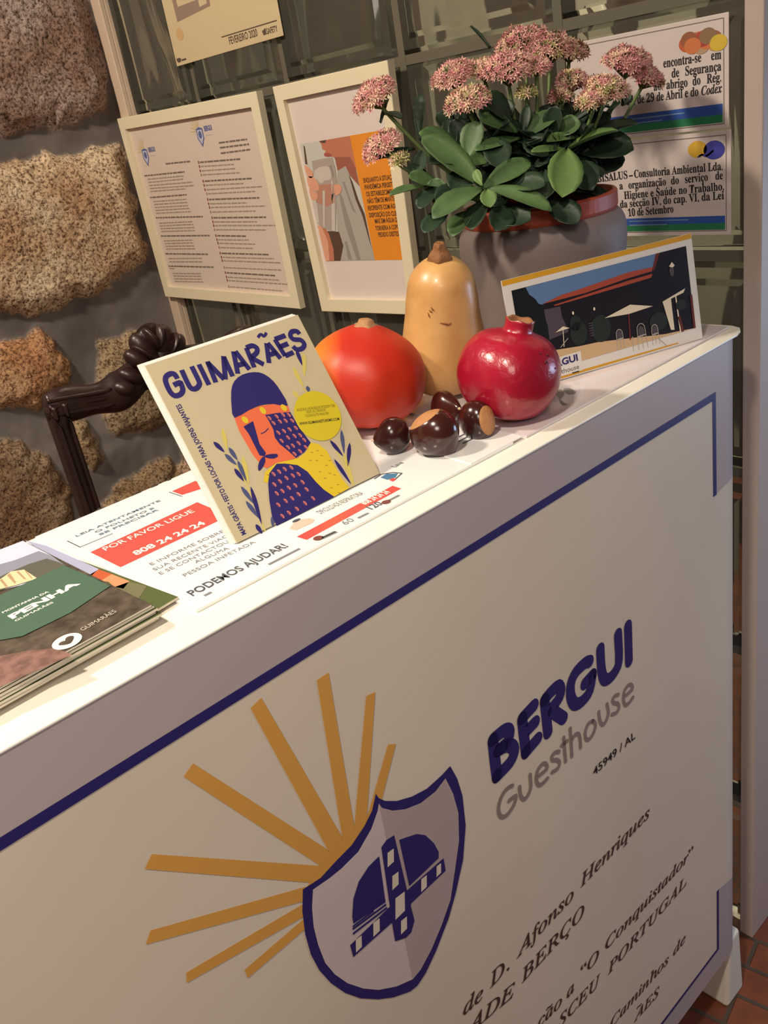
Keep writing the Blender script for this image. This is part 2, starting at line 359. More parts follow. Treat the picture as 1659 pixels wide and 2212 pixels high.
for i in range(-1, 6):
    for j in range(-4, 4):
        yc = 0.7475 - 0.146 + 0.003 + (i - 1) * PIT + 0.146 - 0.0; y0 = 0.020 + i * PIT + 0.007; y1 = y0 + PIT - 0.014
        z0 = 0.056 + j * PIT + 0.007; z1 = z0 + PIT - 0.014
        y0 = max(y0, 0.032); y1 = min(y1, 1.44); z0 = max(z0, -1.095)
        if y1 - y0 < 0.05 or z1 - z0 < 0.05: continue
        def ring(x, ins):
            return [bg.verts.new((x, y, z)) for y, z in ((y0 + ins, z0 + ins), (y1 - ins, z0 + ins), (y1 - ins, z1 - ins), (y0 + ins, z1 - ins))]
        rs = [ring(0.190, 0.012), ring(0.186, 0.0), ring(0.136, 0.0), ring(0.127, 0.006), ring(0.127, 0.020), ring(0.121, 0.027), ring(0.1205, 0.034)]
        for a, b_ in zip(rs, rs[1:]):
            for k in range(4): bg.faces.new((a[k], a[(k + 1) % 4], b_[(k + 1) % 4], b_[k]))
        bg.faces.new(rs[0]); bg.faces.new(rs[-1])
        # slim grey joints right of and above each block
        box(bt, (0.133, y1, z0 - 0.014), (0.18, y1 + 0.014, z1)); box(bt, (0.1335, y0, z1), (0.1795, y1 + 0.014, z1 + 0.014))
link('glass_blocks', bg, glass_mat(), GW)
link('joints', bt, mat('grey_joint', (104, 100, 88), 0.35), GW)
bm = bmesh.new(); box(bm, (0.1098, 1.4415, -1.1), (0.122, 1.474, 1.1)); box(bm, (0.122, 1.4415, -1.1), (0.19, 1.5, 1.1))
tag(link('trim_1', bm, mat('pale_trim', (214, 190, 168), 0.5), bevel=0.002), kind='structure')
bm = bmesh.new(); box(bm, (0.1135, 0.0286, -1.1), (0.55, 0.0515, 1.6))
tag(link('trim_2', bm, mat('jamb_paint', (190, 174, 166), 0.5), bevel=0.002), kind='structure')
# dim room behind the glass
bm = bmesh.new(); box(bm, (1.25, -0.6, -1.1), (1.3, 2.4, 1.9))
tag(link('wall_far', bm, mat('olive_wall', (150, 146, 132), 0.8)), kind='structure')
for k, (y0, y1, z1) in enumerate(((-0.45, -0.05, 1.1), (0.22, 0.66, 0.95), (0.95, 1.36, 1.2), (1.68, 2.2, 0.9))):
    bm = bmesh.new(); box(bm, (1.2, y0, -1.1), (1.25, y1, z1))
    tag(link('door_%d' % (k + 1), bm, mat('dark_door', (52, 38, 34), 0.5)), kind='structure')
# ================================================================ reception counter with its printed front
CT = root('reception_counter', (-0.6, 0.14, -1.1), 'long white reception counter with printed front reaching from left edge to glass wall', 'counter')
def W2(parent):      # parts of the counter are modelled in room coordinates
    return parent.matrix_world.inverted()
BEIGE = mat('panel_beige', (230, 216, 196), 0.42, noise=(3.0, (222, 207, 188), 0.35, 0.7))
BAND = mat('panel_mauve', (186, 172, 172), 0.42)
XB, ZB, ZL = -0.052, -0.056, -0.940          # blue frame line: right upright, top and bottom
d1 = [(-0.0508,-0.1783),(-0.0015,-0.1715)]; d2 = [(-0.0527,-0.8172),(0.0008,-0.8333)]
def diag(d, x): return d[0][1] + (x - d[0][0]) * (d[1][1] - d[0][1]) / (d[1][0] - d[0][0])
prof = [(-1.3, 0.0), (XB, 0.0)] + [(XB + k * 0.006, 0.0) for k in range(1, 6)]
prof += [(-0.020 + 0.042 * math.sin(a), 0.042 - 0.042 * math.cos(a)) for a in [math.radians(t) for t in range(0, 91, 10)]] + [(0.022, 0.27)]
bm = bmesh.new(); cols = []; dist = XB; lx = None
for i, (x, y) in enumerate(prof):
    if i and lx is not None and i > 1: dist += math.hypot(x - lx[0], y - lx[1])
    s = x if i < 2 else dist; lx = (x, y)
    a, b_ = (diag(d1, s), diag(d2, s)) if i > 0 else (ZB, ZL)
    if i == 1: a, b_ = diag(d1, s), diag(d2, s)
    cols.append([bm.verts.new((x, y, z)) for z in (-0.0022, ZB, a if i else ZB - 0.3, b_ if i else ZL + 0.05, ZL, -0.9864)])
for i in range(len(cols) - 1):
    for k in range(5):
        f = bm.faces.new((cols[i][k], cols[i + 1][k], cols[i + 1][k + 1], cols[i][k + 1]))
        f.material_index = 1 if (k in (0, 4) or (i > 0 and k in (1, 3) )) else 0
# closed back and underside
bk = [(-1.3, 0.27)]; vb = [bm.verts.new((-1.3, 0.27, -0.004)), bm.verts.new((-1.3, 0.27, -0.9864))]
bm.faces.new((cols[-1][0], vb[0], vb[1], cols[-1][5])); bm.faces.new((vb[0], cols[0][0], cols[0][5], vb[1]))
bm.faces.new([c[5] for c in cols] + [vb[1]])
link('front_panel', bm, [BEIGE, BAND], CT, mtx=W2(CT), label='curved beige panel with mauve border')
bm = bmesh.new(); top_out = [(-1.3, -0.0006), (0.0, -0.0006), (0.014, 0.003), (0.026, 0.010), (0.032, 0.022), (0.033, 0.285), (-1.3, 0.285)]
va = [bm.verts.new((x, y, 0.0)) for x, y in top_out]; vb = [bm.verts.new((x, y, -0.0028)) for x, y in top_out]
bm.faces.new(va); bm.faces.new(vb[::-1])
for k in range(len(va)): bm.faces.new((va[k], va[(k + 1) % len(va)], vb[(k + 1) % len(va)], vb[k]))
COUNTER_WHITE = mat('counter_white', (240, 236, 226), 0.3)
link('countertop', bm, COUNTER_WHITE, CT, bevel=0.0012, mtx=W2(CT))
bm = bmesh.new()                                        # chipped spots along the back edge
for px in [(-0.6993,0.2863),(-0.6703,0.2851),(-0.6505,0.2870),(-0.6324,0.2800),(-0.6117,0.2727),(-0.5917,0.2722),(-0.5755,0.2707)]:
    a = RND.uniform(0.004, 0.014); tube(bm, [(px[0] - a, 0.2845, -0.002), (px[0], 0.2835, 0.0002), (px[0] + a, 0.2845, -0.002)], [0.0008, 0.002, 0.0008], 6)
link('chipped_edge', bm, mat('bare_wood', (60, 44, 34), 0.8), CT, mtx=W2(CT), label='dark chipped spots in the paint')
bm = bmesh.new(); box(bm, (-0.031, -0.003, -1.1), (0.022, 0.285, -0.97)); 
for v in bm.verts:
    if v.co.y < 0: v.co.y = -0.003 if v.co.z < -1 else 0.004
    if v.co.x < 0 and v.co.z > -1: v.co.x = -0.012
link('foot', bm, mat('foot_white', (228, 222, 210), 0.4), CT, bevel=0.006, mtx=W2(CT))
for z in (-0.79, -0.915):
    bm = bmesh.new(); bmesh.ops.create_uvsphere(bm, u_segments=16, v_segments=10, radius=0.0075)
    link('hinge_knob', bm, mat('knob_white', (214, 204, 190), 0.4), CT, smooth=True, mtx=W2(CT) @ Matrix.Translation((0.0235, 0.03, z)))
PANEL = basis((0, -0.0003, 0), (1, 0, 0), (0, 0, 1))
A = Art()
LW = 0.0085
A.stroke([(-1.28, ZB), (XB, ZB)], LW, NAVY, cap=False); A.stroke([(XB, ZB - 0.0), (XB, d1[0][1])], 0.0075, NAVY, cap=False)
A.poly([(XB - 0.00375, ZB + LW / 2), (XB + 0.00375, ZB + LW / 2 + 0.0), (XB + 0.00375, ZB - LW / 2), (XB - 0.00375, ZB - LW / 2)], NAVY, 1.5)
A.build('border_line', CT, 'navy blue border line', W2(CT) @ PANEL); A = Art()
A.stroke([(XB - 0.002, d2[0][1]), (XB - 0.003, ZL), (-1.28, ZL - 0.004)], 0.006, NAVY, cap=False)
A.build('border_line', CT, 'navy blue border line', W2(CT) @ PANEL)
# sunburst and shield
A = Art(0.00015); GOLD = mat('gold_print', (224, 164, 78), 0.5)
for q in ([(-0.5854,-0.1806),(-0.5774,-0.1854),(-0.6112,-0.2401),(-0.6229,-0.2352)], [(-0.5971,-0.1238),(-0.5876,-0.1255),(-0.6228,-0.2369),(-0.6360,-0.2336)], [(-0.6383,-0.0832),(-0.6266,-0.0831),(-0.6356,-0.2339),(-0.6490,-0.2343)],
          [(-0.6968,-0.0716),(-0.6865,-0.0688),(-0.6485,-0.2342),(-0.6640,-0.2361)], [(-0.7580,-0.0895),(-0.7489,-0.0844),(-0.6626,-0.2368),(-0.6742,-0.2434)], [(-0.8028,-0.1369),(-0.7952,-0.1297),(-0.6738,-0.2434),(-0.6877,-0.2496)],
          [(-0.8197,-0.1933),(-0.8134,-0.1856),(-0.6923,-0.2503),(-0.6887,-0.2666)], [(-0.8031,-0.2492),(-0.8011,-0.2405),(-0.6970,-0.2644),(-0.6917,-0.2784)], [(-0.7595,-0.2885),(-0.7599,-0.2789),(-0.7006,-0.2781),(-0.6942,-0.2884)]):
    A.poly(q, GOLD, 1)
A.poly([(-0.6877,-0.2496),(-0.6745,-0.2427),(-0.6639,-0.2357),(-0.6489,-0.2339),(-0.6359,-0.2330),(-0.6228,-0.2346),(-0.6120,-0.2347),(-0.6166,-0.2551),(-0.6488,-0.2650),(-0.6850,-0.2699),(-0.6931,-0.2532)], GOLD, 1.3)
A.build('sunburst', CT, 'golden sun rays behind the shield', W2(CT) @ PANEL)
A = Art(0.00018); LILAC = mat('shield_lilac', (212, 194, 192), 0.45); LILAC2 = mat('shield_lilac_deep', (186, 166, 164), 0.45)
SH_OUT = [(-0.6079,-0.2170),(-0.6059,-0.2233),(-0.6003,-0.2306),(-0.5883,-0.2397),(-0.5716,-0.2474),(-0.5536,-0.2518),(-0.5340,-0.2506),(-0.5227,-0.2482),(-0.5170,-0.2667),(-0.5140,-0.2895),(-0.5161,-0.3249),(-0.5263,-0.3603),(-0.5418,-0.3892)] + [(-0.5558,-0.4105),(-0.5784,-0.4345),(-0.5952,-0.4480),(-0.6076,-0.4532),(-0.6168,-0.4517),(-0.6360,-0.4397),(-0.6522,-0.4254),(-0.6696,-0.4058),(-0.6828,-0.3849),(-0.6932,-0.3619),(-0.7003,-0.3390),(-0.7037,-0.3171),(-0.7037,-0.2932),(-0.7006,-0.2698),(-0.6951,-0.2505),(-0.6774,-0.2533)] + [(-0.6616,-0.2498),(-0.6420,-0.2466),(-0.6256,-0.2383),(-0.6151,-0.2299)]
SH_IN = [(-0.6072,-0.2281),(-0.6050,-0.2346),(-0.5947,-0.2456),(-0.5811,-0.2544),(-0.5637,-0.2608),(-0.5446,-0.2615),(-0.5309,-0.2565),(-0.5251,-0.2785),(-0.5226,-0.3038),(-0.5275,-0.3346),(-0.5380,-0.3615)] + [(-0.5503,-0.3915),(-0.5666,-0.4109),(-0.5840,-0.4273),(-0.6001,-0.4378),(-0.6117,-0.4401),(-0.6306,-0.4304),(-0.6499,-0.4151),(-0.6647,-0.3978),(-0.6780,-0.3775),(-0.6876,-0.3565),(-0.6934,-0.3366),(-0.6952,-0.3133),(-0.6948,-0.2927),(-0.6917,-0.2736),(-0.6867,-0.2580),(-0.6695,-0.2601)] + [(-0.6571,-0.2603),(-0.6374,-0.2576),(-0.6201,-0.2463),(-0.6098,-0.2340)]
A.poly(SH_OUT, NAVY, 2); A.poly(SH_IN, LILAC, 3)
A.poly([(-0.6072,-0.2281),(-0.6050,-0.2346),(-0.5947,-0.2456),(-0.5811,-0.2544),(-0.5637,-0.2608),(-0.5446,-0.2615),(-0.5309,-0.2565),(-0.5251,-0.2785),(-0.5226,-0.3038),(-0.5275,-0.3346),(-0.5380,-0.3615)] + [(-0.5503,-0.3915),(-0.5666,-0.4109),(-0.5840,-0.4273),(-0.6001,-0.4378),(-0.6117,-0.4401),(-0.6107,-0.3879),(-0.6088,-0.3600)] + [(-0.6073,-0.3027)], LILAC2, 4)
A.build('shield', CT, 'navy and lilac shield emblem', W2(CT) @ PANEL)
A = Art(0.0002)
A.poly([(-0.6186,-0.2781),(-0.6225,-0.3297),(-0.6588,-0.3225),(-0.6581,-0.3142),(-0.6531,-0.2984),(-0.6441,-0.2862),(-0.6315,-0.2797)], NAVY, 5)
A.poly([(-0.5947,-0.2789),(-0.5846,-0.2833),(-0.5748,-0.2879),(-0.5656,-0.2968),(-0.5577,-0.3128),(-0.5541,-0.3263),(-0.5555,-0.3332),(-0.5942,-0.3349)], NAVY, 5)
A.poly([(-0.6145,-0.2715),(-0.6075,-0.2685),(-0.5988,-0.2701),(-0.5975,-0.3373),(-0.5498,-0.3380),(-0.5499,-0.3537),(-0.5958,-0.3550),(-0.5969,-0.3567),(-0.5962,-0.3766),(-0.6024,-0.3861),(-0.6094,-0.3865),(-0.6216,-0.3796),(-0.6206,-0.3567),(-0.6667,-0.3557),(-0.6669,-0.3409),(-0.6191,-0.3380)], NAVY, 5)
A.stroke([(-0.6601,-0.3247),(-0.6362,-0.3277)], 0.002, NAVY, 5, cap=False); A.stroke([(-0.6607,-0.3272),(-0.6223,-0.3324)], 0.0024, NAVY, 5, cap=False); A.stroke([(-0.6616,-0.3321),(-0.6222,-0.3365)], 0.0024, NAVY, 5, cap=False)
for c, k in zip([(-0.6075,-0.2893),(-0.6077,-0.3165),(-0.6084,-0.3463),(-0.6088,-0.3710),(-0.5777,-0.3460),(-0.5580,-0.3459),(-0.6375,-0.3468),(-0.6585,-0.3472)], (1, 1, 1.55, 1, .95, .8, 1, .9)):
    a, b_ = 0.0052 * k, 0.0085 * k
    A.poly([(c[0] - a, c[1] - b_ * .8), (c[0] + a * .5, c[1] - b_ * .75), (c[0] + a, c[1] + b_ * .8), (c[0] - a * .4, c[1] + b_ * .9)], BEIGE, 6)
A.build('helmet_emblem', CT, 'navy helmet on the shield', W2(CT) @ PANEL)
# guesthouse lettering
A = Art(0.00015); w = 0.0150
for q, sm in (([(-0.4651,-0.2575),(-0.4660,-0.2801),(-0.4663,-0.3011)], 0), ([(-0.4651,-0.2575),(-0.4561,-0.2572),(-0.4477,-0.2580),(-0.4426,-0.2619),(-0.4422,-0.2676),(-0.4470,-0.2733),(-0.4599,-0.2742)], 3), ([(-0.4599,-0.2742),(-0.4470,-0.2769),(-0.4398,-0.2839),(-0.4391,-0.2918),(-0.4466,-0.2985),(-0.4663,-0.3011)], 3),
          ([(-0.4220,-0.2608),(-0.4223,-0.2819),(-0.4224,-0.3026)], 0), ([(-0.4220,-0.2608),(-0.4031,-0.2575)], 0), ([(-0.4219,-0.2797),(-0.4040,-0.2774)], 0), ([(-0.4224,-0.3026),(-0.4030,-0.2985)], 0),
          ([(-0.3867,-0.2609),(-0.3868,-0.3018)], 0), ([(-0.3867,-0.2609),(-0.3749,-0.2581),(-0.3643,-0.2583),(-0.3606,-0.2654),(-0.3636,-0.2723),(-0.3720,-0.2758),(-0.3849,-0.2779)], 3), ([(-0.3770,-0.2811),(-0.3609,-0.3009)], 0),
          ([(-0.3107,-0.2598),(-0.3184,-0.2574),(-0.3342,-0.2592),(-0.3435,-0.2671),(-0.3460,-0.2802),(-0.3427,-0.2924),(-0.3356,-0.2986),(-0.3244,-0.2996),(-0.3140,-0.2952),(-0.3072,-0.2795)], 3), ([(-0.3071,-0.2788),(-0.3216,-0.2814)], 0),
          ([(-0.2908,-0.2557),(-0.2914,-0.2792),(-0.2889,-0.2940),(-0.2812,-0.3004),(-0.2690,-0.2993),(-0.2595,-0.2897),(-0.2581,-0.2556)], 3), ([(-0.2392,-0.2554),(-0.2411,-0.3006)], 0)):
    A.stroke(q, w, NAVY, 1, sm)
A.build('name_lettering', CT, 'bold rounded navy capitals', W2(CT) @ PANEL)
A = Art(0.00015); w = 0.0052; GREYP = mat('grey_print', (146, 130, 124), 0.5)
for q in ([(-0.4473,-0.3273),(-0.4519,-0.3255),(-0.4599,-0.3261),(-0.4673,-0.3320),(-0.4709,-0.3408),(-0.4693,-0.3499),(-0.4636,-0.3548),(-0.4566,-0.3546),(-0.4479,-0.3501),(-0.4447,-0.3424),(-0.4548,-0.3411)], [(-0.4377,-0.3360),(-0.4375,-0.3479),(-0.4335,-0.3552),(-0.4272,-0.3547),(-0.4215,-0.3480),(-0.4204,-0.3328)],
          [(-0.4120,-0.3431),(-0.3952,-0.3438),(-0.3951,-0.3368),(-0.4005,-0.3333),(-0.4084,-0.3356),(-0.4121,-0.3439),(-0.4103,-0.3532),(-0.4038,-0.3568),(-0.3951,-0.3558)], [(-0.3730,-0.3363),(-0.3786,-0.3332),(-0.3848,-0.3342),(-0.3842,-0.3394),(-0.3775,-0.3441),(-0.3739,-0.3504),(-0.3777,-0.3552),(-0.3869,-0.3537)],
          [(-0.3633,-0.3243),(-0.3638,-0.3401),(-0.3641,-0.3550)], [(-0.3679,-0.3316),(-0.3587,-0.3320)], [(-0.3517,-0.3204),(-0.3523,-0.3378),(-0.3532,-0.3558)], [(-0.3524,-0.3368),(-0.3443,-0.3333),(-0.3386,-0.3368),(-0.3372,-0.3446),(-0.3375,-0.3548)],
          [(-0.3130,-0.3358),(-0.3215,-0.3345),(-0.3276,-0.3416),(-0.3269,-0.3513),(-0.3203,-0.3548),(-0.3120,-0.3504),(-0.3090,-0.3428),(-0.3130,-0.3358)], [(-0.3016,-0.3312),(-0.3006,-0.3448),(-0.2956,-0.3523),(-0.2891,-0.3503),(-0.2847,-0.3430),(-0.2861,-0.3307)],
          [(-0.2646,-0.3313),(-0.2706,-0.3293),(-0.2755,-0.3314),(-0.2736,-0.3370),(-0.2671,-0.3420),(-0.2647,-0.3488),(-0.2701,-0.3525),(-0.2787,-0.3495)], [(-0.2550,-0.3412),(-0.2381,-0.3408),(-0.2391,-0.3340),(-0.2455,-0.3310),(-0.2531,-0.3341),(-0.2557,-0.3440),(-0.2525,-0.3535),(-0.2449,-0.3547),(-0.2375,-0.3523)]):
    A.stroke(q, w, GREYP, 1, 3)
A.build('guesthouse_lettering', CT, 'thin grey lettering', W2(CT) @ PANEL)
A = Art(0.00015)
A.text('45949 / AL', [(-0.3201,-0.4074),(-0.2375,-0.4103)], 0.0105, INK, bold=0.012)
A.build('registration_number', CT, 'small black number', W2(CT) @ PANEL)
BROWN = mat('brown_print', (74, 50, 48), 0.5)
for s, b_, cap in (('de', [(-0.5608,-0.5468),(-0.5306,-0.5519)], .0185), ('D.', [(-0.5194,-0.5488),(-0.4877,-0.5499)], .0185), ('Afonso', [(-0.4753,-0.5472),(-0.3727,-0.5476)], .018), ('Henriques', [(-0.3603,-0.5434),(-0.2164,-0.5466)], .0175),
                ('ADE', [(-0.5626,-0.5773),(-0.4863,-0.5938)], .0185), ('BERÇO', [(-0.4731,-0.5885),(-0.3566,-0.5891)], .018),
                ('ção', [(-0.4579,-0.6796),(-0.4137,-0.6864)], .0175), ('a', [(-0.4038,-0.6859),(-0.3890,-0.6865)], .0175), ('“O', [(-0.3760,-0.6784),(-0.3388,-0.6832)], .0175), ('Conquistador”', [(-0.3248,-0.6812),(-0.1185,-0.6930)], .017),
                ('SCEU', [(-0.4241,-0.7167),(-0.3400,-0.7250)], .0175), ('PORTUGAL', [(-0.3240,-0.7261),(-0.1375,-0.7318)], .017), ('Caminhos', [(-0.3281,-0.8235),(-0.1889,-0.8362)], .0165), ('de', [(-0.1772,-0.8359),(-0.1440,-0.8366)], .0165),
                ('ÃES', [(-0.2776,-0.8668),(-0.2161,-0.8751)], .0165)):
    if s in ('de', 'ADE', 'ção', 'SCEU', 'Caminhos', 'ÃES') and not (s == 'de' and cap < .017): A = Art(.00015)
    A.text(s, b_, cap, BROWN, style='it', bold=0.012)
    if s in ('Henriques', 'BERÇO', 'Conquistador”', 'PORTUGAL', 'ÃES') or (s == 'de' and cap < .017): A.build('motto_lettering', CT, 'dark slanted serif lettering', W2(CT) @ PANEL)

# ================================================================ papers lying on the counter
def sheet(name, corners, z, th, label, cat, m, group=None, curl=None):
    o = Vector((corners[0][0], corners[0][1], z)); r = root(name, Matrix.Translation(o), label, cat, group)
    bm = bmesh.new(); n = 10; G = []
    for layer in (0, th):
        g = []
        for i in range(n + 1):
            row = []
            for j in range(n + 1):
                u, v = i / n, j / n
                p = (1 - u) * (1 - v) * Vector(corners[0]) + u * (1 - v) * Vector(corners[1]) + u * v * Vector(corners[2]) + (1 - u) * v * Vector(corners[3])
                row.append(bm.verts.new((p.x - o.x, p.y - o.y, layer + (curl(u, v) if curl else 0))))
            g.append(row)
        G.append(g)
    for i in range(n):
        for j in range(n):
            bm.faces.new((G[1][i][j], G[1][i + 1][j], G[1][i + 1][j + 1], G[1][i][j + 1])); bm.faces.new((G[0][i][j], G[0][i][j + 1], G[0][i + 1][j + 1], G[0][i + 1][j]))
        for a, b_ in ((lambda k: G[0][k][0], lambda k: G[1][k][0]), (lambda k: G[0][k][n], lambda k: G[1][k][n]), (lambda k: G[0][0][k], lambda k: G[1][0][k]), (lambda k: G[0][n][k], lambda k: G[1][n][k])):
            bm.faces.new((a(i), a(i + 1), b_(i + 1), b_(i)))
    link('paper_body', bm, m, r); return r
LAM = mat('laminated_paper', (236, 238, 240), 0.16, coat=0.4)
LAM2 = mat('laminated_lilac', (222, 214, 220), 0.16, coat=0.4)
SA = sheet('health_notice', [(-.7014, .0300), (-.3645, .0235), (-.352, .268), (-.7150, .2800)], .0004, .0022, 'laminated health advice sheet with red phone boxes lying under the square map booklet', 'notice', LAM)
ZS = .0027
def flat(name, parent, A, z, label=None):
    o = parent.matrix_world.translation
    return A.build(name, parent, label, Matrix.Translation((-o.x, -o.y, z - o.z)))
RED = mat('red_print', (226, 84, 78), 0.25); PALEB = mat('blue_grey_print', (98, 126, 150), 0.4); GREYT = mat('grey_text', (126, 128, 134), 0.4); DGREY = mat('dark_grey_text', (82, 86, 96), 0.4)
A = Art()
A.text('LEIA ATENTAMENTE', [(-0.6935,0.2401),(-0.6110,0.2364)], .0042, PALEB, bold=.02); A.text('O FOLHETO E', [(-0.6800,0.2305),(-0.6233,0.2263)], .0042, PALEB, bold=.02); A.text('SE PRECISAR', [(-0.6803,0.2214),(-0.6229,0.2185)], .0042, PALEB, bold=.02)
A.stroke([(-0.7021,0.2406),(-0.7015,0.2164),(-0.6720,0.2141)], .001, DGREY, cap=False); A.stroke([(-0.5954,0.2481),(-0.5947,0.2256)], .001, DGREY, cap=False)
A.poly([(-0.7011,0.1975),(-0.5949,0.1990),(-0.5956,0.1761),(-0.6080,0.1446),(-0.7000,0.1462)], RED)
A.text('POR FAVOR LIGUE', [(-0.6924,0.1865),(-0.6079,0.1817)], .0085, PAPER, 3, bold=.01); A.text('808 24 24 24', [(-0.6822,0.1526),(-0.6167,0.1496)], .0092, PAPER, 3, bold=.03)
A.poly([(-0.5929,0.2471),(-0.5668,0.2473),(-0.5688,0.2217),(-0.5927,0.2290)], RED)
for s, b_ in (('E INFORME SOBRE', [(-0.6842,0.1240),(-0.6170,0.1203)]), ('SUA RECENTE VIAGEM', [(-0.6876,0.1130),(-0.6110,0.1083)]), ('E SE CONTACTOU', [(-0.6882,0.1023),(-0.6262,0.0996)]), ('ALGUMA', [(-0.6624,0.0927),(-0.6333,0.0892)]), ('PESSOA INFETADA', [(-0.6792,0.0814),(-0.6152,0.0781)])):
    A.text(s, b_, .0055, GREYT)
A.text('PODEMOS AJUDAR!', [(-0.6922,0.0496),(-0.6057,0.0479)], .0098, DGREY, bold=.02)
A.poly([(-0.5916,0.0556),(-0.4857,0.0564),(-0.4863,0.0452),(-0.5909,0.0439)], RED); A.text('808 24 24 24', [(-0.5243,0.0491),(-0.4964,0.0474)], .008, PAPER, 3, bold=.03)
A.text('DIFICULDADE RESPIRATÓRIA', [(-0.5544,0.0706),(-0.5088,0.0669)], .008, GREYT)
A.text('120', [(-0.5276,0.0372),(-0.5152,0.0364)], .009, DGREY, bold=.02); A.ell([(-0.5116,0.0369)][0], .004, .004, mat('brown_dot', (120, 70, 66), .4)); A.text('60', [(-0.5577,0.0354),(-0.5482,0.0345)], .008, GREYT)
A.ell([(-0.5842,0.0375)][0], .004, .0045, MATS['brown_dot'])
for q in ([(-0.5816,0.0355),(-0.5695,0.0343)], [(-0.5830,0.0339),(-0.5694,0.0325)], [(-0.5443,0.0356),(-0.5333,0.0350)], [(-0.5085,0.0371),(-0.4967,0.0367)], [(-0.6325,0.0379),(-0.6033,0.0370)], [(-0.6871,0.0422),(-0.6811,0.0420)]): A.stroke(q, .003, GREYT, cap=False)
A.poly([(-0.5856,0.0733),(-0.5753,0.0795),(-0.5688,0.0777),(-0.5643,0.0733),(-0.5639,0.0668),(-0.5694,0.0639),(-0.5784,0.0655),(-0.5845,0.0657)], mat('peach_print', (232, 190, 172), .4))
A.ell([(-0.5727,0.0804)][0], .004, .0025, DGREY)
BLUEP = mat('tap_blue', (70, 120, 160), .4)
A.poly([(-0.4780,0.0801),(-0.4696,0.0812),(-0.4644,0.0720),(-0.4718,0.0672),(-0.4787,0.0705)], BLUEP); A.stroke([(-0.4828,0.0827),(-0.4729,0.0845),(-0.4651,0.0780),(-0.4628,0.0685),(-0.4741,0.0647)], .0012, DGREY, 3); A.poly([(-0.4784,0.0684),(-0.4739,0.0679),(-0.4745,0.0634),(-0.4793,0.0631)], RED, 3)
flat('printed_text', SA, A, ZS, 'red boxes and grey capitals')
SC = sheet('laminated_sheet', [(-.3465, .0225), (.018, .0195), (.022, .262), (-.340, .262)], .0004, .0022, 'pale laminated sheet under the pomegranate and the postcard', 'notice', LAM2)
A = Art(); SKETCH = mat('sketch_grey', (150, 146, 140), .4)
for q in ([(-0.2290,0.0730),(-0.2367,0.0610),(-0.2527,0.0544),(-0.2434,0.0668)], [(-0.2278,0.0693),(-0.2234,0.0635),(-0.2327,0.0496),(-0.2393,0.0554)], [(-0.2532,0.0558),(-0.2618,0.0424),(-0.2640,0.0364),(-0.2680,0.0413)]): A.poly(q, SKETCH, 1, 3)
flat('printed_drawing', SC, A, ZS)
A = Art(); A.text('Lave', [(-0.4556,0.0841),(-0.4446,0.0846)], .006, DGREY)
flat('printed_text', SA, A, ZS)
SB = sheet('leaflet', [(-.420, .0248), (-.350, .0240), (-.342, .120), (-.412, .125)], .0026, .0008, 'small white leaflet with blue drawing in front of the chestnuts', 'leaflet', LAM)
A = Art()
for k in range(4): A.stroke([(-.40 + .004 * k, .088 - .008 * k), (-.372 + .003 * k, .087 - .008 * k)], .0022, DGREY, cap=False)
flat('printed_text', SB, A, .0035)

# stack of tourist brochures at the left end
BG = 'tourist brochures in the stack'
pc = [(-0.7360,0.2440),(-0.7284,0.0375),(-0.8366,0.0311)]
tip = Vector(pc[1]); side = (Vector(pc[0]) - tip); fr = (Vector(pc[2]) - tip).normalized()
fr = (fr - side.normalized() * fr.dot(side.normalized())).normalized(); BLK = side.length; BW = 0.21
def brochure(tipv, rot, z, label, m, curl_amt=0.0, BW=0.21, th=.0012):
    u = Matrix.Rotation(rot, 2) @ (-fr); v = Matrix.Rotation(rot, 2) @ side.normalized()
    r = root('brochure', basis((tipv.x, tipv.y, z), (u.x, u.y, 0), (v.x, v.y, 0)), label, 'brochure', BG)
    bm = bmesh.new(); n = 8; pr = [[], []]
    for k in range(n + 1):
        v_ = BLK * k / n; lift = curl_amt * (1 - k / n) ** 2
        for q, t in ((0, 0), (1, th)):
            pr[q].append([bm.verts.new((-BW, v_, lift * 0.4 + t)), bm.verts.new((0, v_, lift + t))])
    for k in range(n):
        a, b_ = pr[1][k], pr[1][k + 1]; bm.faces.new((a[0], a[1], b_[1], b_[0])).material_index = 1
        a, b_ = pr[0][k], pr[0][k + 1]; bm.faces.new((a[0], b_[0], b_[1], a[1]))
        for s in (0, 1): bm.faces.new((pr[0][k][s], pr[1][k][s], pr[1][k + 1][s], pr[0][k + 1][s]))
    for k in (0, n): bm.faces.new((pr[0][k][0], pr[0][k][1], pr[1][k][1], pr[1][k][0]))
    bm.normal_update()
    link('pages', bm, [mat('page_edge', (206, 196, 176), .6), m], r); return r
GREENC = mat('cover_green', (84, 96, 58), .3); DARKC = mat('cover_dark', (74, 72, 66), .3)
ge = [(-0.7248,0.2781),(-0.7006,0.0552)]; gd = Vector(ge[0]) - Vector(ge[1]); grot = math.atan2(gd.y, gd.x) - math.atan2(side.y, side.x)
gb = brochure(Vector(ge[1]), grot, .0030, 'brochure with orange building cover showing at the right edge of the stack', GREENC, 0.0, th=.0018)
A = Art()
iv = gb.matrix_world.inverted()
def on_b(pts, inv, z=.0185): return [tuple((inv @ Vector((p[0], p[1], z)))[:2]) for p in pts]
A.poly(on_b([(-0.7252,0.2757),(-0.7189,0.2448),(-0.7133,0.1558),(-0.7219,0.1507),(-0.7266,0.1899)], iv, .004), mat('sky_lilac', (168, 172, 206), .3))
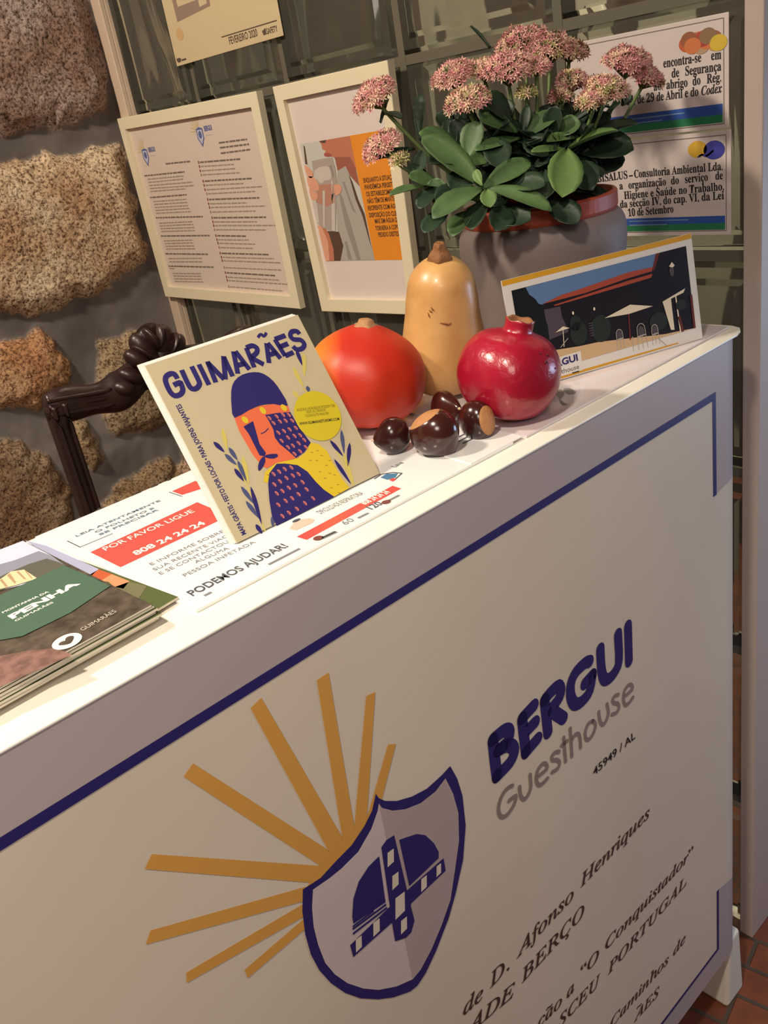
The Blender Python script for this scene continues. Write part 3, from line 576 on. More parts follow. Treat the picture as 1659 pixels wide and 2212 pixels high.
A.poly(on_b([(-0.7235,0.1535),(-0.7137,0.1549),(-0.7116,0.1369),(-0.7227,0.1348)], iv, .004), mat('brick_orange', (190, 92, 58), .3)); A.poly(on_b([(-0.7227,0.1348),(-0.7116,0.1369),(-0.7094,0.1124),(-0.7181,0.1054),(-0.7206,0.1146),(-0.7194,0.1276)], iv, .004), mat('salmon_wall', (222, 146, 108), .3))
A.poly(on_b([(-0.7206,0.1146),(-0.7098,0.1115),(-0.7056,0.0919),(-0.7208,0.0785)], iv, .004), mat('cover_olive', (112, 112, 84), .3), 1)
A.build('cover_print', gb, None, Matrix.Translation((0, 0, .00185)))
sunk = [('second brochure up from the bottom of the stack', .010, .003, .001), ('third brochure up from the bottom of the stack', -.006, .005, -.001),
        ('dark brochure fourth from the bottom of the stack', .012, .002, .0015), ('brochure fifth from the bottom of the stack, just under two others', 0.0, .0035, .0), ('dark brochure directly under the topmost one of the stack', .006, .002, .001)]
for k, (lb, rt, dx, dy) in enumerate(sunk):
    brochure(tip + Vector((dx, dy)), rt, .0053 + .0023 * k, lb, (DARKC, GREENC, DARKC, GREENC, DARKC)[k], .0003, th=.0018)
pb = brochure(tip, 0.0, .0168, 'topmost brochure of the stack, reading MONTANHA DA PENHA on green', mat('cover_rock', (96, 86, 76), .35, noise=(90, (62, 54, 48), .35, .65)), .0006)
A = Art(.00008); iv = pb.matrix_world.inverted()
TK = lambda pts: on_b(pts, iv)
A.poly(TK([(-0.7364,0.2418),(-0.7348,0.1916),(-0.7362,0.1577),(-0.7621,0.1547),(-0.8032,0.1771),(-0.7924,0.2487)]), mat('sky_pale', (206, 208, 232), .3))
A.poly(TK([(-0.7987,0.2161),(-0.7746,0.2183),(-0.7567,0.2099),(-0.7372,0.2069),(-0.7352,0.1907),(-0.7362,0.1577),(-0.7551,0.1669),(-0.7787,0.1826),(-0.8018,0.1812)]), mat('hill_blue', (138, 142, 160), .3), 2)
A.poly(TK([(-0.7520,0.1904),(-0.7394,0.1855),(-0.7367,0.1695),(-0.7362,0.1577),(-0.7594,0.1569),(-0.8004,0.1726),(-0.7946,0.1889),(-0.7696,0.1916)]), mat('hill_grey', (92, 92, 84), .35), 3)
A.poly(TK([(-0.7918,0.1842),(-0.7775,0.1857),(-0.7664,0.1914),(-0.7634,0.1882),(-0.7589,0.1841),(-0.7590,0.1579),(-0.7743,0.1634),(-0.7882,0.1718)]), mat('tower_cream', (226, 204, 168), .35), 4)
for q in ([(-0.7781,0.1842),(-0.7799,0.1677),(-0.7784,0.1669),(-0.7760,0.1848)], [(-0.7713,0.1873),(-0.7734,0.1668),(-0.7717,0.1675),(-0.7682,0.1892)], [(-0.7643,0.1860),(-0.7658,0.1660),(-0.7646,0.1656),(-0.7627,0.1852)], [(-0.7595,0.1815),(-0.7621,0.1615),(-0.7612,0.1615),(-0.7587,0.1800)]): A.poly(TK(q), mat('tower_shade', (176, 146, 112), .35), 5)
A.poly(TK([(-0.7370,0.1591),(-0.7346,0.1320),(-0.7321,0.0909),(-0.7677,0.0809),(-0.8020,0.0815),(-0.8260,0.1009),(-0.8194,0.1550),(-0.7879,0.1584)]), mat('green_box', (74, 104, 88), .35), 6)
A.poly(TK([(-0.8217,0.0701),(-0.8065,0.0588),(-0.7942,0.0447),(-0.7913,0.0263),(-0.8146,0.0301),(-0.8358,0.0331),(-0.8512,0.0404),(-0.8399,0.0836)]), mat('rock_pink', (142, 108, 100), .35, noise=(120, (112, 86, 80), .4, .6)), 6)
A.text('MONTANHA DA', TK([(-0.7976,0.1269),(-0.7633,0.1259)]), .0031, PAPER, 8, bold=.03); A.text('PENHA', TK([(-0.7967,0.1118),(-0.7432,0.1158)]), .0078, PAPER, 8, bold=.05); A.text('GUIMARÃES', TK([(-0.7967,0.1057),(-0.7683,0.1065)]), .0029, PAPER, 8, bold=.02)
A.text('GUIMARÃES', TK([(-0.7735,0.0481),(-0.7473,0.0505)]), .005, mat('faint_white', (196, 188, 178), .4), 8)
c = TK([(-0.7861,0.0456)])[0]; A.ell(c, .0096, .0096, PAPER, 8, n=28)
hs = [(0, -.0065), (.0070, .0005), (.0066, .005), (.0035, .0066), (.001, .0052), (-.0006, .0026), (-.003, .004), (-.0065, .0028), (-.0068, -.001)]
A.poly([(c[0] + x * .75, c[1] + y * .75) for x, y in hs], MATS['cover_rock'], 9, 3)
A.build('cover_print', pb, 'green and grey photographic cover', Matrix.Translation((0, 0, .00165)))

# ================================================================ leaning map booklet
MO = basis(*[Vector(v) for v in ((-.6254, .0896, .0042), (.99952, -.03105, 0), (.01520, .48918, .87207))])
MP = root('map_booklet', MO, 'square folded map booklet titled GUIMARÃES with a helmeted warrior on its cover', 'booklet')
CREAM = mat('booklet_cream', (196, 182, 150), 0.5)
MW, MH = 0.1515, 0.1575
bm = bmesh.new(); box(bm, (0, 0, -.0012), (MW, MH, 0))
link('front_cover', bm, CREAM, MP, label='cream printed cover')
for k in range(3):
    bm = bmesh.new(); dz = -.0016 - .0019 * k; dx = -.0012 - .0011 * k; box(bm, (dx, 0.0005, dz - .0013), (MW - .001, MH + .0012 + .0014 * k, dz))
    link('folded_page', bm, PAPER, MP)
A = Art(.00008); W6 = .0044
for q, sm in (([(0.0195,0.1392),(0.0190,0.1433),(0.0160,0.1449),(0.0113,0.1436),(0.0090,0.1395),(0.0086,0.1312),(0.0105,0.1271),(0.0151,0.1265),(0.0189,0.1288),(0.0201,0.1332),(0.0197,0.1356),(0.0138,0.1353)], 3), ([(0.0263,0.1448),(0.0257,0.1309),(0.0275,0.1272),(0.0310,0.1268),(0.0346,0.1290),(0.0355,0.1323),(0.0357,0.1449)], 3),
              ([(0.0424,0.1445),(0.0420,0.1258)], 0), ([(0.0486,0.1258),(0.0506,0.1445)], 0), ([(0.0502,0.1438),(0.0567,0.1259)], 0), ([(0.0577,0.1255),(0.0662,0.1443)], 0), ([(0.0660,0.1439),(0.0651,0.1258)], 0), ([(0.0706,0.1264),(0.0766,0.1453)], 0), ([(0.0783,0.1449),(0.0823,0.1264)], 0), ([(0.0743,0.1330),(0.0814,0.1325)], 0),
              ([(0.0892,0.1446),(0.0874,0.1266)], 0), ([(0.0892,0.1446),(0.0953,0.1447),(0.0983,0.1417),(0.0966,0.1382),(0.0922,0.1364),(0.0888,0.1361)], 3), ([(0.0891,0.1353),(0.0970,0.1263)], 0),
              ([(0.1023,0.1259),(0.1091,0.1427)], 0), ([(0.1102,0.1425),(0.1146,0.1262)], 0), ([(0.1066,0.1323),(0.1139,0.1324)], 0),               ([(0.1184,0.1435),(0.1199,0.1269)], 0), ([(0.1184,0.1435),(0.1299,0.1437)], 0), ([(0.1189,0.1358),(0.1285,0.1362)], 0), ([(0.1199,0.1269),(0.1293,0.1274)], 0),
              ([(0.1436,0.1407),(0.1424,0.1439),(0.1376,0.1449),(0.1343,0.1420),(0.1355,0.1381),(0.1419,0.1354),(0.1432,0.1309),(0.1394,0.1280),(0.1336,0.1287),(0.1317,0.1325)], 3)):
    A.stroke(q, W6, NAVY, 2, sm, cap=False)
A.stroke([(0.1041,0.1496),(0.1068,0.1513),(0.1088,0.1512),(0.1095,0.1494),(0.1112,0.1495),(0.1140,0.1514)], .0026, NAVY, 2, 3, cap=False)
ORG = mat('orange_print', (226, 110, 72), .5); YEL = mat('yellow_print', (218, 190, 44), .5); ORG2 = mat('scale_print', (206, 116, 108), .5); BLUEG = mat('leaf_blue', (76, 82, 122), .5); PALEY = mat('leaf_yellow', (206, 190, 98), .5)
A.poly([(0.0487,0.0930),(0.0510,0.1023),(0.0576,0.1149),(0.0645,0.1216),(0.0741,0.1243),(0.0849,0.1230),(0.0925,0.1188),(0.0977,0.1101),(0.0997,0.0986),(0.0993,0.0860),(0.0874,0.0919),(0.0757,0.0949),(0.0640,0.0946)], NAVY, 4, 2)
A.poly([(0.0487,0.0930),(0.0640,0.0946),(0.0756,0.0946),(0.0874,0.0919),(0.0994,0.0866),(0.0984,0.0789),(0.0992,0.0663),(0.0982,0.0542),(0.0851,0.0421),(0.0718,0.0439),(0.0625,0.0453),(0.0538,0.0444),(0.0518,0.0467),(0.0496,0.0528),(0.0480,0.0601),(0.0475,0.0708),(0.0470,0.0814)], ORG, 3)
A.poly([(0.0755,0.0858),(0.0861,0.0838),(0.0985,0.0801),(0.0992,0.0663),(0.1025,0.0495),(0.0924,0.0441),(0.0828,0.0425),(0.0791,0.0509),(0.0751,0.0586),(0.0738,0.0651),(0.0760,0.0719),(0.0761,0.0795)], NAVY, 4)
for c in [(0.0565,0.0883),(0.0755,0.0901),(0.0948,0.0856)]: A.ell(c, .0024, .0034, YEL, 5, .3)
A.poly([(0.0523,0.0836),(0.0626,0.0848),(0.0610,0.0776),(0.0581,0.0652),(0.0597,0.0563),(0.0569,0.0544),(0.0533,0.0566),(0.0534,0.0655),(0.0536,0.0759)], NAVY, 5)
A.poly([(0.0569,0.0544),(0.0611,0.0545),(0.0681,0.0522),(0.0681,0.0499),(0.0633,0.0496),(0.0583,0.0523)], NAVY, 5, 2); A.poly([(0.0569,0.0544),(0.0552,0.0498),(0.0498,0.0460),(0.0461,0.0452),(0.0475,0.0491),(0.0522,0.0532)], NAVY, 5, 2)
A.stroke([(0.0636,0.0728),(0.0673,0.0727),(0.0725,0.0745)], .0008, NAVY, 5, 3, cap=False)
A.poly([(0.0634,0.0453),(0.0718,0.0439),(0.0849,0.0416),(0.0938,0.0436),(0.1028,0.0494),(0.1089,0.0454),(0.1132,0.0375),(0.1130,0.0251),(0.1141,0.0089),(0.1162,0.0002),(0.0984,-0.0008),(0.0911,0.0092),(0.0809,0.0303),(0.0632,0.0436),(0.0588,0.0416),(0.0510,0.0365),(0.0482,0.0332),(0.0456,0.0358),(0.0511,0.0425)], YEL, 5)
A.poly([(0.0638,0.0446),(0.0707,0.0421),(0.0810,0.0364),(0.0865,0.0280),(0.0891,0.0177),(0.0925,0.0086),(0.0984,-0.0008),(0.0374,-0.0016),(0.0379,0.0078),(0.0421,0.0194),(0.0479,0.0318),(0.0537,0.0399)], NAVY, 6)
for c in [(0.0567,0.0379),(0.0624,0.0378),(0.0682,0.0378),(0.0744,0.0368),(0.0529,0.0298),(0.0589,0.0302),(0.0657,0.0305),(0.0722,0.0301),(0.0777,0.0293),(0.0511,0.0223),(0.0568,0.0221),(0.0635,0.0223),(0.0700,0.0219),(0.0776,0.0217),(0.0476,0.0133),(0.0553,0.0137),(0.0617,0.0133),(0.0689,0.0140),(0.0778,0.0148),(0.0461,0.0035),(0.0528,0.0036),(0.0612,0.0037),(0.0704,0.0050),(0.0794,0.0057),(0.0776,0.0820),(0.0845,0.0810),(0.0908,0.0802),(0.0958,0.0783),(0.0789,0.0769),(0.0851,0.0761),(0.0904,0.0749),(0.0961,0.0728),(0.0787,0.0678),(0.0843,0.0673),(0.0899,0.0667),(0.0960,0.0659),(0.0779,0.0605),(0.0849,0.0609),(0.0912,0.0600),(0.0965,0.0587),(0.0806,0.0534),(0.0855,0.0530),(0.0915,0.0530),(0.0979,0.0536),(0.0832,0.0462),(0.0892,0.0462),(0.0960,0.0474)]:
    A.ell(c, .0013, .0023, ORG2, 7, .35, n=12); A.ell((c[0] - .0007, c[1] - .0001), .0007, .0016, mat('scale_shadow', (128, 74, 100), .5), 8, .35, n=10)
for c in [(0.0980,0.0419),(0.0986,0.0339),(0.1051,0.0360),(0.1050,0.0267),(0.1041,0.0193),(0.0963,0.0240),(0.1077,0.0163),(0.1061,0.0076),(0.0989,0.0075),(0.0976,0.0173),(0.1038,0.0007),(0.0930,0.0362),(0.1101,0.0293),(0.0510,0.0395),(0.1038,0.0412)]: A.stroke([c, (c[0] + .0022, c[1] - .0012)], .0006, mat('cape_fleck', (150, 122, 40), .5), 6, cap=False)
def lens(a, b_, w, m, lay):
    a, b_ = Vector(a), Vector(b_); d = b_ - a; n = Vector((-d.y, d.x)).normalized() * w
    A.poly([tuple(p) for p in (a, a + d * .3 + n, a + d * .65 + n * .8, b_, a + d * .65 - n * .8, a + d * .3 - n)], m, lay, 2)
LP = [(0.0220,0.0814),(0.0266,0.0701),(0.0347,0.0890),(0.0292,0.0705),(0.0259,0.0689),(0.0309,0.0566),(0.0318,0.0724),(0.0335,0.0599),(0.0276,0.0550),(0.0300,0.0422),(0.0395,0.0620),(0.0325,0.0382),(0.0335,0.0599),(0.0320,0.0414),(0.0255,0.0397),(0.0287,0.0222),(0.0233,0.0274),(0.0269,0.0097),(0.0217,0.0069),(0.0228,-0.0024),(0.0332,0.0365),(0.0262,0.0042),(0.1218,0.1160),(0.1219,0.0955),(0.1388,0.1238),(0.1271,0.1032),(0.1332,0.1296),(0.1311,0.1137),(0.1259,0.0957),(0.1243,0.0899),(0.1364,0.0491),(0.1275,0.0287),(0.1381,0.0357),(0.1246,0.0172),(0.1210,0.0447),(0.1255,0.0272),(0.1159,0.0286),(0.1195,0.0020),(0.1274,0.0304),(0.1214,-0.0004),(0.1105,0.0964),(0.1132,0.0860),(0.0392,0.0073),(0.0339,-0.0007)]
for k in range(0, len(LP), 2): lens(LP[k], LP[k + 1], .0019, (BLUEG, NAVY, PALEY)[(1 if k in (0, 8, 18, 20, 26, 32, 34, 36) else 2 if k in (2, 10, 22, 40, 38, 24, 46) else 0)], 3)
A.stroke([(0.0266,0.0701),(0.0308,0.0522),(0.0298,0.0276),(0.0261,-0.0031)], .0013, PALEY, 2, 3, cap=False); A.stroke([(0.1207,0.0959),(0.1250,0.0818),(0.1228,0.0416),(0.1214,0.0004)], .0012, PALEY, 2, 3, cap=False)
cc = [(0.1214,0.0681),(0.1430,0.0602),(0.1099,0.0486)]; A.ell(cc[0], .0226, .0226, mat('sticker_yellow', (206, 188, 40), .45), 8, n=40)
for s, b_ in (('ALGUNS HORÁRIOS PODEM TER', [(0.1045,0.0785),(0.1416,0.0695)]), ('SIDO ALTERADOS', [(0.1123,0.0738),(0.1310,0.0692)]), ('CONSULTE MAIS EM', [(0.1098,0.0710),(0.1319,0.0654)]), ('WWW.GUIMARAESTURISMO.COM', [(0.1006,0.0667),(0.1391,0.0573)])):
    A.text(s, b_, .0024, INK if s[0] == 'W' else mat('text_olive', (92, 84, 30), .5), 9, bold=.02 if s[0] == 'W' else 0)
A.text('MAPA GRÁTIS • FEITO POR LOCAIS • PARA JOVENS VIAJANTES', [(0.0107,0.0035),(0.0116,0.1195)], .0042, NAVY, 2, bold=.02)
A.build('cover_print', MP, 'warrior, olive sprigs and title in navy', Matrix.Translation((0, 0, .00005)))

# ================================================================ postcard
CO = basis(*[Vector(v) for v in ((-.2515, .1067, .0035), (.93377, -.35786, 0), (.04981, .12996, .99027))])
PCD = root('postcard', CO, 'wide postcard of a terrace with parasols, leaning on the flower pot', 'postcard')
CWD, CHT = 0.2338, 0.1145
bm = bmesh.new(); n = 1; V0 = []
for k in range(n + 1):
    x = CWD * k / n; z = 0.0
    V0.append([bm.verts.new((x, y, z + t)) for t in (0, -.0009) for y in (0, CHT)])
for a, b_ in zip(V0, V0[1:]):
    bm.faces.new((a[0], b_[0], b_[1], a[1])); bm.faces.new((a[2], a[3], b_[3], b_[2])); bm.faces.new((a[0], a[2], b_[2], b_[0])); bm.faces.new((a[1], b_[1], b_[3], a[3]))
bm.faces.new((V0[0][0], V0[0][1], V0[0][3], V0[0][2])); bm.faces.new((V0[-1][0], V0[-1][2], V0[-1][3], V0[-1][1]))
link('card', bm, mat('card_white', (226, 220, 214), .4), PCD)
A = Art(.0001)
CY = mat('card_gold', (214, 158, 40), .4); SKY = mat('photo_sky', (96, 126, 168), .35); DK = mat('photo_dark', (26, 20, 28), .35); DKG = mat('photo_tree', (20, 24, 26), .35); ROOF = mat('photo_roof', (166, 74, 56), .35)
SAND = mat('photo_sand', (208, 174, 134), .35); PW = mat('photo_white', (228, 214, 190), .35); BUSH = mat('photo_bush', (38, 46, 40), .35); WALLG = mat('photo_wall', (82, 72, 80), .35); POST = mat('photo_post', (104, 44, 38), .35)
A.rect(0.0005, CHT - .0055, CWD - .0005, CHT - .0002, CY)
A.poly([(0.0, .0008), (CWD * .86, .0018), (CWD * .86, .0032), (0, .0045)], CY)
X0, X1, Y0, Y1 = .0095, CWD - .0085, .0135, CHT - .0118
A.rect(X0, Y0, X1, Y1, DK, 1.5)
def cl(pts): return [(min(max(p[0], X0), X1), min(max(p[1], Y0), Y1)) for p in pts]
A.poly(cl([(0.0047,0.1057),(0.0264,0.1025),(0.1913,0.1078),(0.1844,0.0934),(0.1794,0.0888),(0.1497,0.0902),(0.0824,0.0858),(0.0412,0.0813),(0.0304,0.0872),(0.0125,0.0963)]), SKY, 2)
A.poly(cl([(-0.0050,0.1053),(0.0013,0.1081),(0.0138,0.1031),(0.0259,0.1030),(0.0288,0.0944),(0.0347,0.0888),(0.0390,0.0801),(0.0410,0.0692),(0.0442,0.0598),(0.0434,0.0442),(0.0402,0.0325),(-0.0065,0.0388)]), DKG, 3)
A.poly(cl([(0.0426,0.0758),(0.0621,0.0748),(0.0622,0.0643),(0.0674,0.0472),(0.0434,0.0442)]), WALLG, 2.5)
A.poly(cl([(0.0413,0.0818),(0.0661,0.0860),(0.0825,0.0866),(0.1498,0.0911),(0.1800,0.0899),(0.1785,0.0858),(0.1489,0.0851),(0.0939,0.0815)]), ROOF, 4); A.poly(cl([(0.0546,0.0779),(0.1485,0.0826),(0.1785,0.0831),(0.1763,0.0795),(0.1478,0.0786),(0.0564,0.0766)]), ROOF, 4)
A.poly(cl([(0.1859,0.1036),(0.1908,0.1043),(0.1810,0.0852),(0.1795,0.0891)]), POST, 4)
A.poly(cl([(0.0364,0.0335),(0.0766,0.0293),(0.1015,0.0279),(0.1862,0.0161),(0.1950,0.0158),(0.2304,0.0102),(0.2284,-0.0044),(0.0772,0.0026),(0.0313,0.0062)]), SAND, 4)
A.poly(cl([(0.1308,0.0120),(0.1461,0.0129),(0.1745,0.0124),(0.1819,0.0097),(0.1865,0.0030),(0.1503,0.0050)]), DK, 5)
for c, rx, ry in zip([(0.0789,0.0427),(0.1062,0.0412),(0.0768,0.0538),(0.1785,0.0317)], (.0105, .0125, .007, .0115), (.0125, .0145, .008, .010)): A.ell(c, rx, ry, BUSH, 5)
A.poly([(0.1126,0.0508),(0.1456,0.0575),(0.1739,0.0495),(0.1430,0.0482)], PW, 6); A.stroke([(0.1426,0.0483),(0.1404,0.0207)], .0016, POST, 5, cap=False); A.poly([(0.0515,0.0500),(0.0614,0.0541),(0.0690,0.0506)], PW, 6); A.stroke([(0.0608,0.0506),(0.0591,0.0332)], .0008, PW, 6, cap=False)
A.poly(cl([(0.1869,0.0513),(0.2179,0.0589),(0.2151,0.0548),(0.1980,0.0519),(0.1980,0.0179),(0.1933,0.0190)]), PW, 5); A.stroke(cl([(0.2057,0.0309),(0.2085,0.0033)]), .0035, POST, 6, cap=False); A.stroke(cl([(0.2245,0.0504),(0.2243,0.0023)]), .003, POST, 6, cap=False); A.stroke(cl([(0.2044,0.0531),(0.2054,0.0068)]), .0016, PW, 6, cap=False)
A.poly([(0.2003,0.0861),(0.2046,0.0900),(0.2077,0.0857),(0.2048,0.0840)], PW, 6); A.ell([(0.2032,0.0804)][0], .003, .0055, WALLG, 5); A.ell([(0.2100,0.0427)][0], .007, .006, BUSH, 7)
for c in [(0.1015,0.0631),(0.0756,0.0647)]: A.ell(c, .0012, .0018, PW, 6)
for k in range(6): 
    c = [(0.0947,0.0496)][0]; A.stroke([(c[0] - .003, c[1] - .0026 * k), (c[0] + .0025, c[1] - .0026 * k)], .0009, WALLG, 5.5, cap=False)
CH = mat('photo_chair', (176, 166, 156), .35)
for c, k in zip([(0.1276,0.0256),(0.1552,0.0226),(0.1724,0.0203)], (1, 1.3, 1)):
    x, y = c; A.stroke([(x - .004 * k, y - .001), (x - .0035 * k, y + .007 * k), (x, y + .0095 * k), (x + .0035 * k, y + .007 * k), (x + .004 * k, y - .001)], .0008, CH, 7, 2, cap=False)
    A.ell((x, y + .0035), .0030 * k, .0048 * k, WALLG, 6.5); A.stroke([(x - .0045 * k, y - .001), (x + .0045 * k, y - .0005)], .0014, CH, 7, cap=False)
    for dx in (-.004, .0, .004): A.stroke([(x + dx * k, y - .001), (x + dx * 1.15 * k, y - .012 * k)], .0008, CH, 7, cap=False)
for q in ([(0.1435,0.0236),(0.1420,0.0075)], [(0.1759,0.0140),(0.1854,0.0033)], [(0.0547,0.0334),(0.0652,0.0407)], [(0.0430,0.0421),(0.0483,0.0323)]): A.stroke(q, .0008, CH, 7, cap=False)
A.poly([(0.0346,0.0242),(0.0468,0.0238),(0.0778,0.0242),(0.0771,0.0035),(0.0476,0.0035),(0.0309,0.0036)], MATS['card_white'], 6)
A.text('BERGUI', [(0.0339,0.0145),(0.0731,0.0151)], .0068, NAVY, 8, bold=.035); A.text('Guesthouse', [(0.0344,0.0063),(0.0730,0.0061)], .005, DGREY, 8); A.stroke([(0.0638,0.0037),(0.0725,0.0036)], .0011, INK, 8, cap=False)
A.build('printed_photo', PCD, 'photograph of a terrace with red roof and parasols')
# ================================================================ frames and notices on the glass wall
FRAMEW = mat('frame_white', (238, 226, 196), 0.35)
WALLM = lambda x: basis((x, 0, 0), (0, -1, 0), (0, 0, 1))
def frame(name, label, quad, border, paper):
    """white box frame with its back on the glass blocks; quad = outer corners (u, v) TL TR BR BL"""
    c = sum((Vector(p) for p in quad), Vector((0, 0))) / 4
    r = root(name, basis((.1090, -c.x, c.y), (0, -1, 0), (0, 0, 1)), label, 'picture frame')
    q = [Vector(p) - c for p in quad]; ins = [p - Vector((math.copysign(border, p.x), math.copysign(border, p.y))) for p in q]
    bm = bmesh.new(); R = []
    for pts, z in ((q, .0), (q, .0135), ([p * .994 for p in q], .0145), (ins, .0145), (ins, .0052)):
        R.append([bm.verts.new((p.x, p.y, z)) for p in pts])
    for a, b_ in zip(R, R[1:]):
        for k in range(4): bm.faces.new((a[k], a[(k + 1) % 4], b_[(k + 1) % 4], b_[k]))
    bm.faces.new(R[0])
    link('frame_moulding', bm, FRAMEW, r)
    bm = bmesh.new(); k = 1.001
    vs = [bm.verts.new((p.x * k, p.y * k, .0055)) for p in ins] + [bm.verts.new((p.x * k, p.y * k, .004)) for p in ins]
    bm.faces.new(vs[:4]); bm.faces.new(vs[4:][::-1])
    for i in range(4): bm.faces.new((vs[i], vs[(i + 1) % 4], vs[4 + (i + 1) % 4], vs[4 + i]))
    link('paper_sheet', bm, paper, r)
    return r, c
SHEETP = mat('printed_sheet', (222, 204, 192), 0.5)
F1, c1 = frame('picture_frame', 'wide white frame holding two typed pages, hung next to the stone wall', [(-1.4673,0.3568),(-0.9403,0.3501),(-0.9393,-0.0389),(-1.4597,-0.0325)], .0235, SHEETP)
loc1 = lambda pts: [tuple(Vector(p) - c1) for p in pts]
A = Art(.0001); GT = mat('grey_type', (162, 146, 134), .6); GB = mat('bold_type', (124, 108, 98), .6); FLAG = mat('flag_red', (140, 62, 56), .6); LB = mat('logo_blue', (92, 104, 160), .6); LY = mat('logo_gold', (206, 178, 110), .6)
TXT = [[(-1.4268,0.2348),(-1.2556,0.2328)], [(-1.4155,0.2270),(-1.2640,0.2251)], [(-1.4162,0.2203),(-1.2670,0.2192)], [(-1.4167,0.2138),(-1.2341,0.2113)], [(-1.4171,0.2075),(-1.2328,0.2044)], [(-1.4175,0.2013),(-1.2664,0.1997)], [(-1.4265,0.1887),(-1.2695,0.1879)], [(-1.4159,0.1797),(-1.2739,0.1789)], [(-1.4162,0.1734),(-1.2743,0.1724)], [(-1.4166,0.1670),(-1.2747,0.1658)], [(-1.4170,0.1606),(-1.2719,0.1601)], [(-1.4172,0.1545),(-1.2677,0.1535)], [(-1.4245,0.1450),(-1.2262,0.1420)], [(-1.4155,0.1328),(-1.2721,0.1329)], [(-1.4156,0.1268),(-1.2711,0.1272)], [(-1.4157,0.1208),(-1.2705,0.1205)], [(-1.4158,0.1148),(-1.2716,0.1143)], [(-1.4228,0.1048),(-1.2171,0.1031)], [(-1.4146,0.0938),(-1.2907,0.0944)], [(-1.4135,0.0880),(-1.2897,0.0885)], [(-1.4136,0.0819),(-1.2890,0.0822)], [(-1.4137,0.0757),(-1.2882,0.0759)], [(-1.4230,0.0652),(-1.2417,0.0642)], [(-1.4147,0.0542),(-1.2704,0.0556)], [(-1.4141,0.0472),(-1.2702,0.0480)], [(-1.4235,0.0373),(-1.2312,0.0369)], [(-1.4222,0.0319),(-1.4005,0.0316)], [(-1.4124,0.0205),(-1.2895,0.0221)], [(-1.4123,0.0148),(-1.2899,0.0161)], [(-1.4124,0.0085),(-1.2899,0.0100)], [(-1.4125,0.0022),(-1.2890,0.0038)], [(-1.3234,0.2530),(-1.2246,0.2512)], [(-1.1053,0.2767),(-1.0089,0.2752)], [(-1.1052,0.2678),(-1.0060,0.2664)], [(-1.1063,0.2578),(-1.0060,0.2570)]]
BOLD = {0, 6, 12, 17, 22, 25, 31, 32, 33, 34}
RT = [[(-1.1952,0.2455),(-1.0450,0.2430)], [(-1.1960,0.2375),(-1.0701,0.2350)], [(-1.1968,0.2292),(-1.0686,0.2272)], [(-1.1969,0.2215),(-1.0539,0.2188)], [(-1.1948,0.2092),(-1.0211,0.2065)], [(-1.1950,0.2012),(-1.0502,0.1989)], [(-1.1955,0.1925),(-0.9934,0.1902)], [(-1.1921,0.1845),(-1.0179,0.1827)], [(-1.1937,0.1733),(-1.0096,0.1706)], [(-1.1942,0.1648),(-1.0552,0.1631)], [(-1.1940,0.1575),(-0.9955,0.1550)], [(-1.1937,0.1484),(-1.0311,0.1469)], [(-1.1936,0.1370),(-1.0006,0.1345)], [(-1.1938,0.1287),(-1.0343,0.1268)], [(-1.1945,0.1213),(-0.9712,0.1185)], [(-1.1947,0.1130),(-1.0095,0.1107)], [(-1.1948,0.1009),(-1.0831,0.1000)], [(-1.1941,0.0925),(-1.0765,0.0923)], [(-1.1937,0.0855),(-1.0556,0.0841)], [(-1.1932,0.0766),(-1.0685,0.0757)], [(-1.1940,0.0648),(-1.0164,0.0636)], [(-1.1932,0.0565),(-1.0039,0.0557)], [(-1.1928,0.0493),(-0.9847,0.0479)], [(-1.1915,0.0350),(-0.9871,0.0338)], [(-1.1918,0.0242),(-1.0114,0.0227)], [(-1.1913,0.0150),(-1.0015,0.0139)], [(-1.1913,0.0078),(-0.9761,0.0064)], [(-1.1912,-0.0054),(-0.9961,-0.0074)]]
def typed(A, a, b_, bold):       # a row of unreadably small type: word-length dashes
    a, b_ = Vector(a), Vector(b_); L = (b_ - a).length; u = (b_ - a) / L; x = 0
    while x < L:
        w = RND.uniform(.007, .022); e = min(L, x + w)
        A.stroke([tuple(a + u * x), tuple(a + u * e)], .0032 if bold else .0026, GB if bold else GT, 1, cap=False); x = e + .0022
for k, q in enumerate(TXT): typed(A, *loc1(q), k in BOLD)
A.build('printed_text', F1, 'left page of small grey type', Matrix.Translation((0, 0, .0056))); A = Art(.0001)
for k, q in enumerate(RT):
    a, b_ = loc1(q); u = (Vector(b_) - Vector(a)).normalized(); A.rect(a[0], a[1] - .001, a[0] + .004, a[1] + .0045, FLAG if k % 4 != 3 else mat('flag_ochre', (170, 120, 96), .6))
    typed(A, tuple(Vector(a) + u * .007 + Vector((0, .0015))), b_, k % 4 == 0)
A.build('printed_text', F1, 'right page of small type with red flags', Matrix.Translation((0, 0, .0056)))
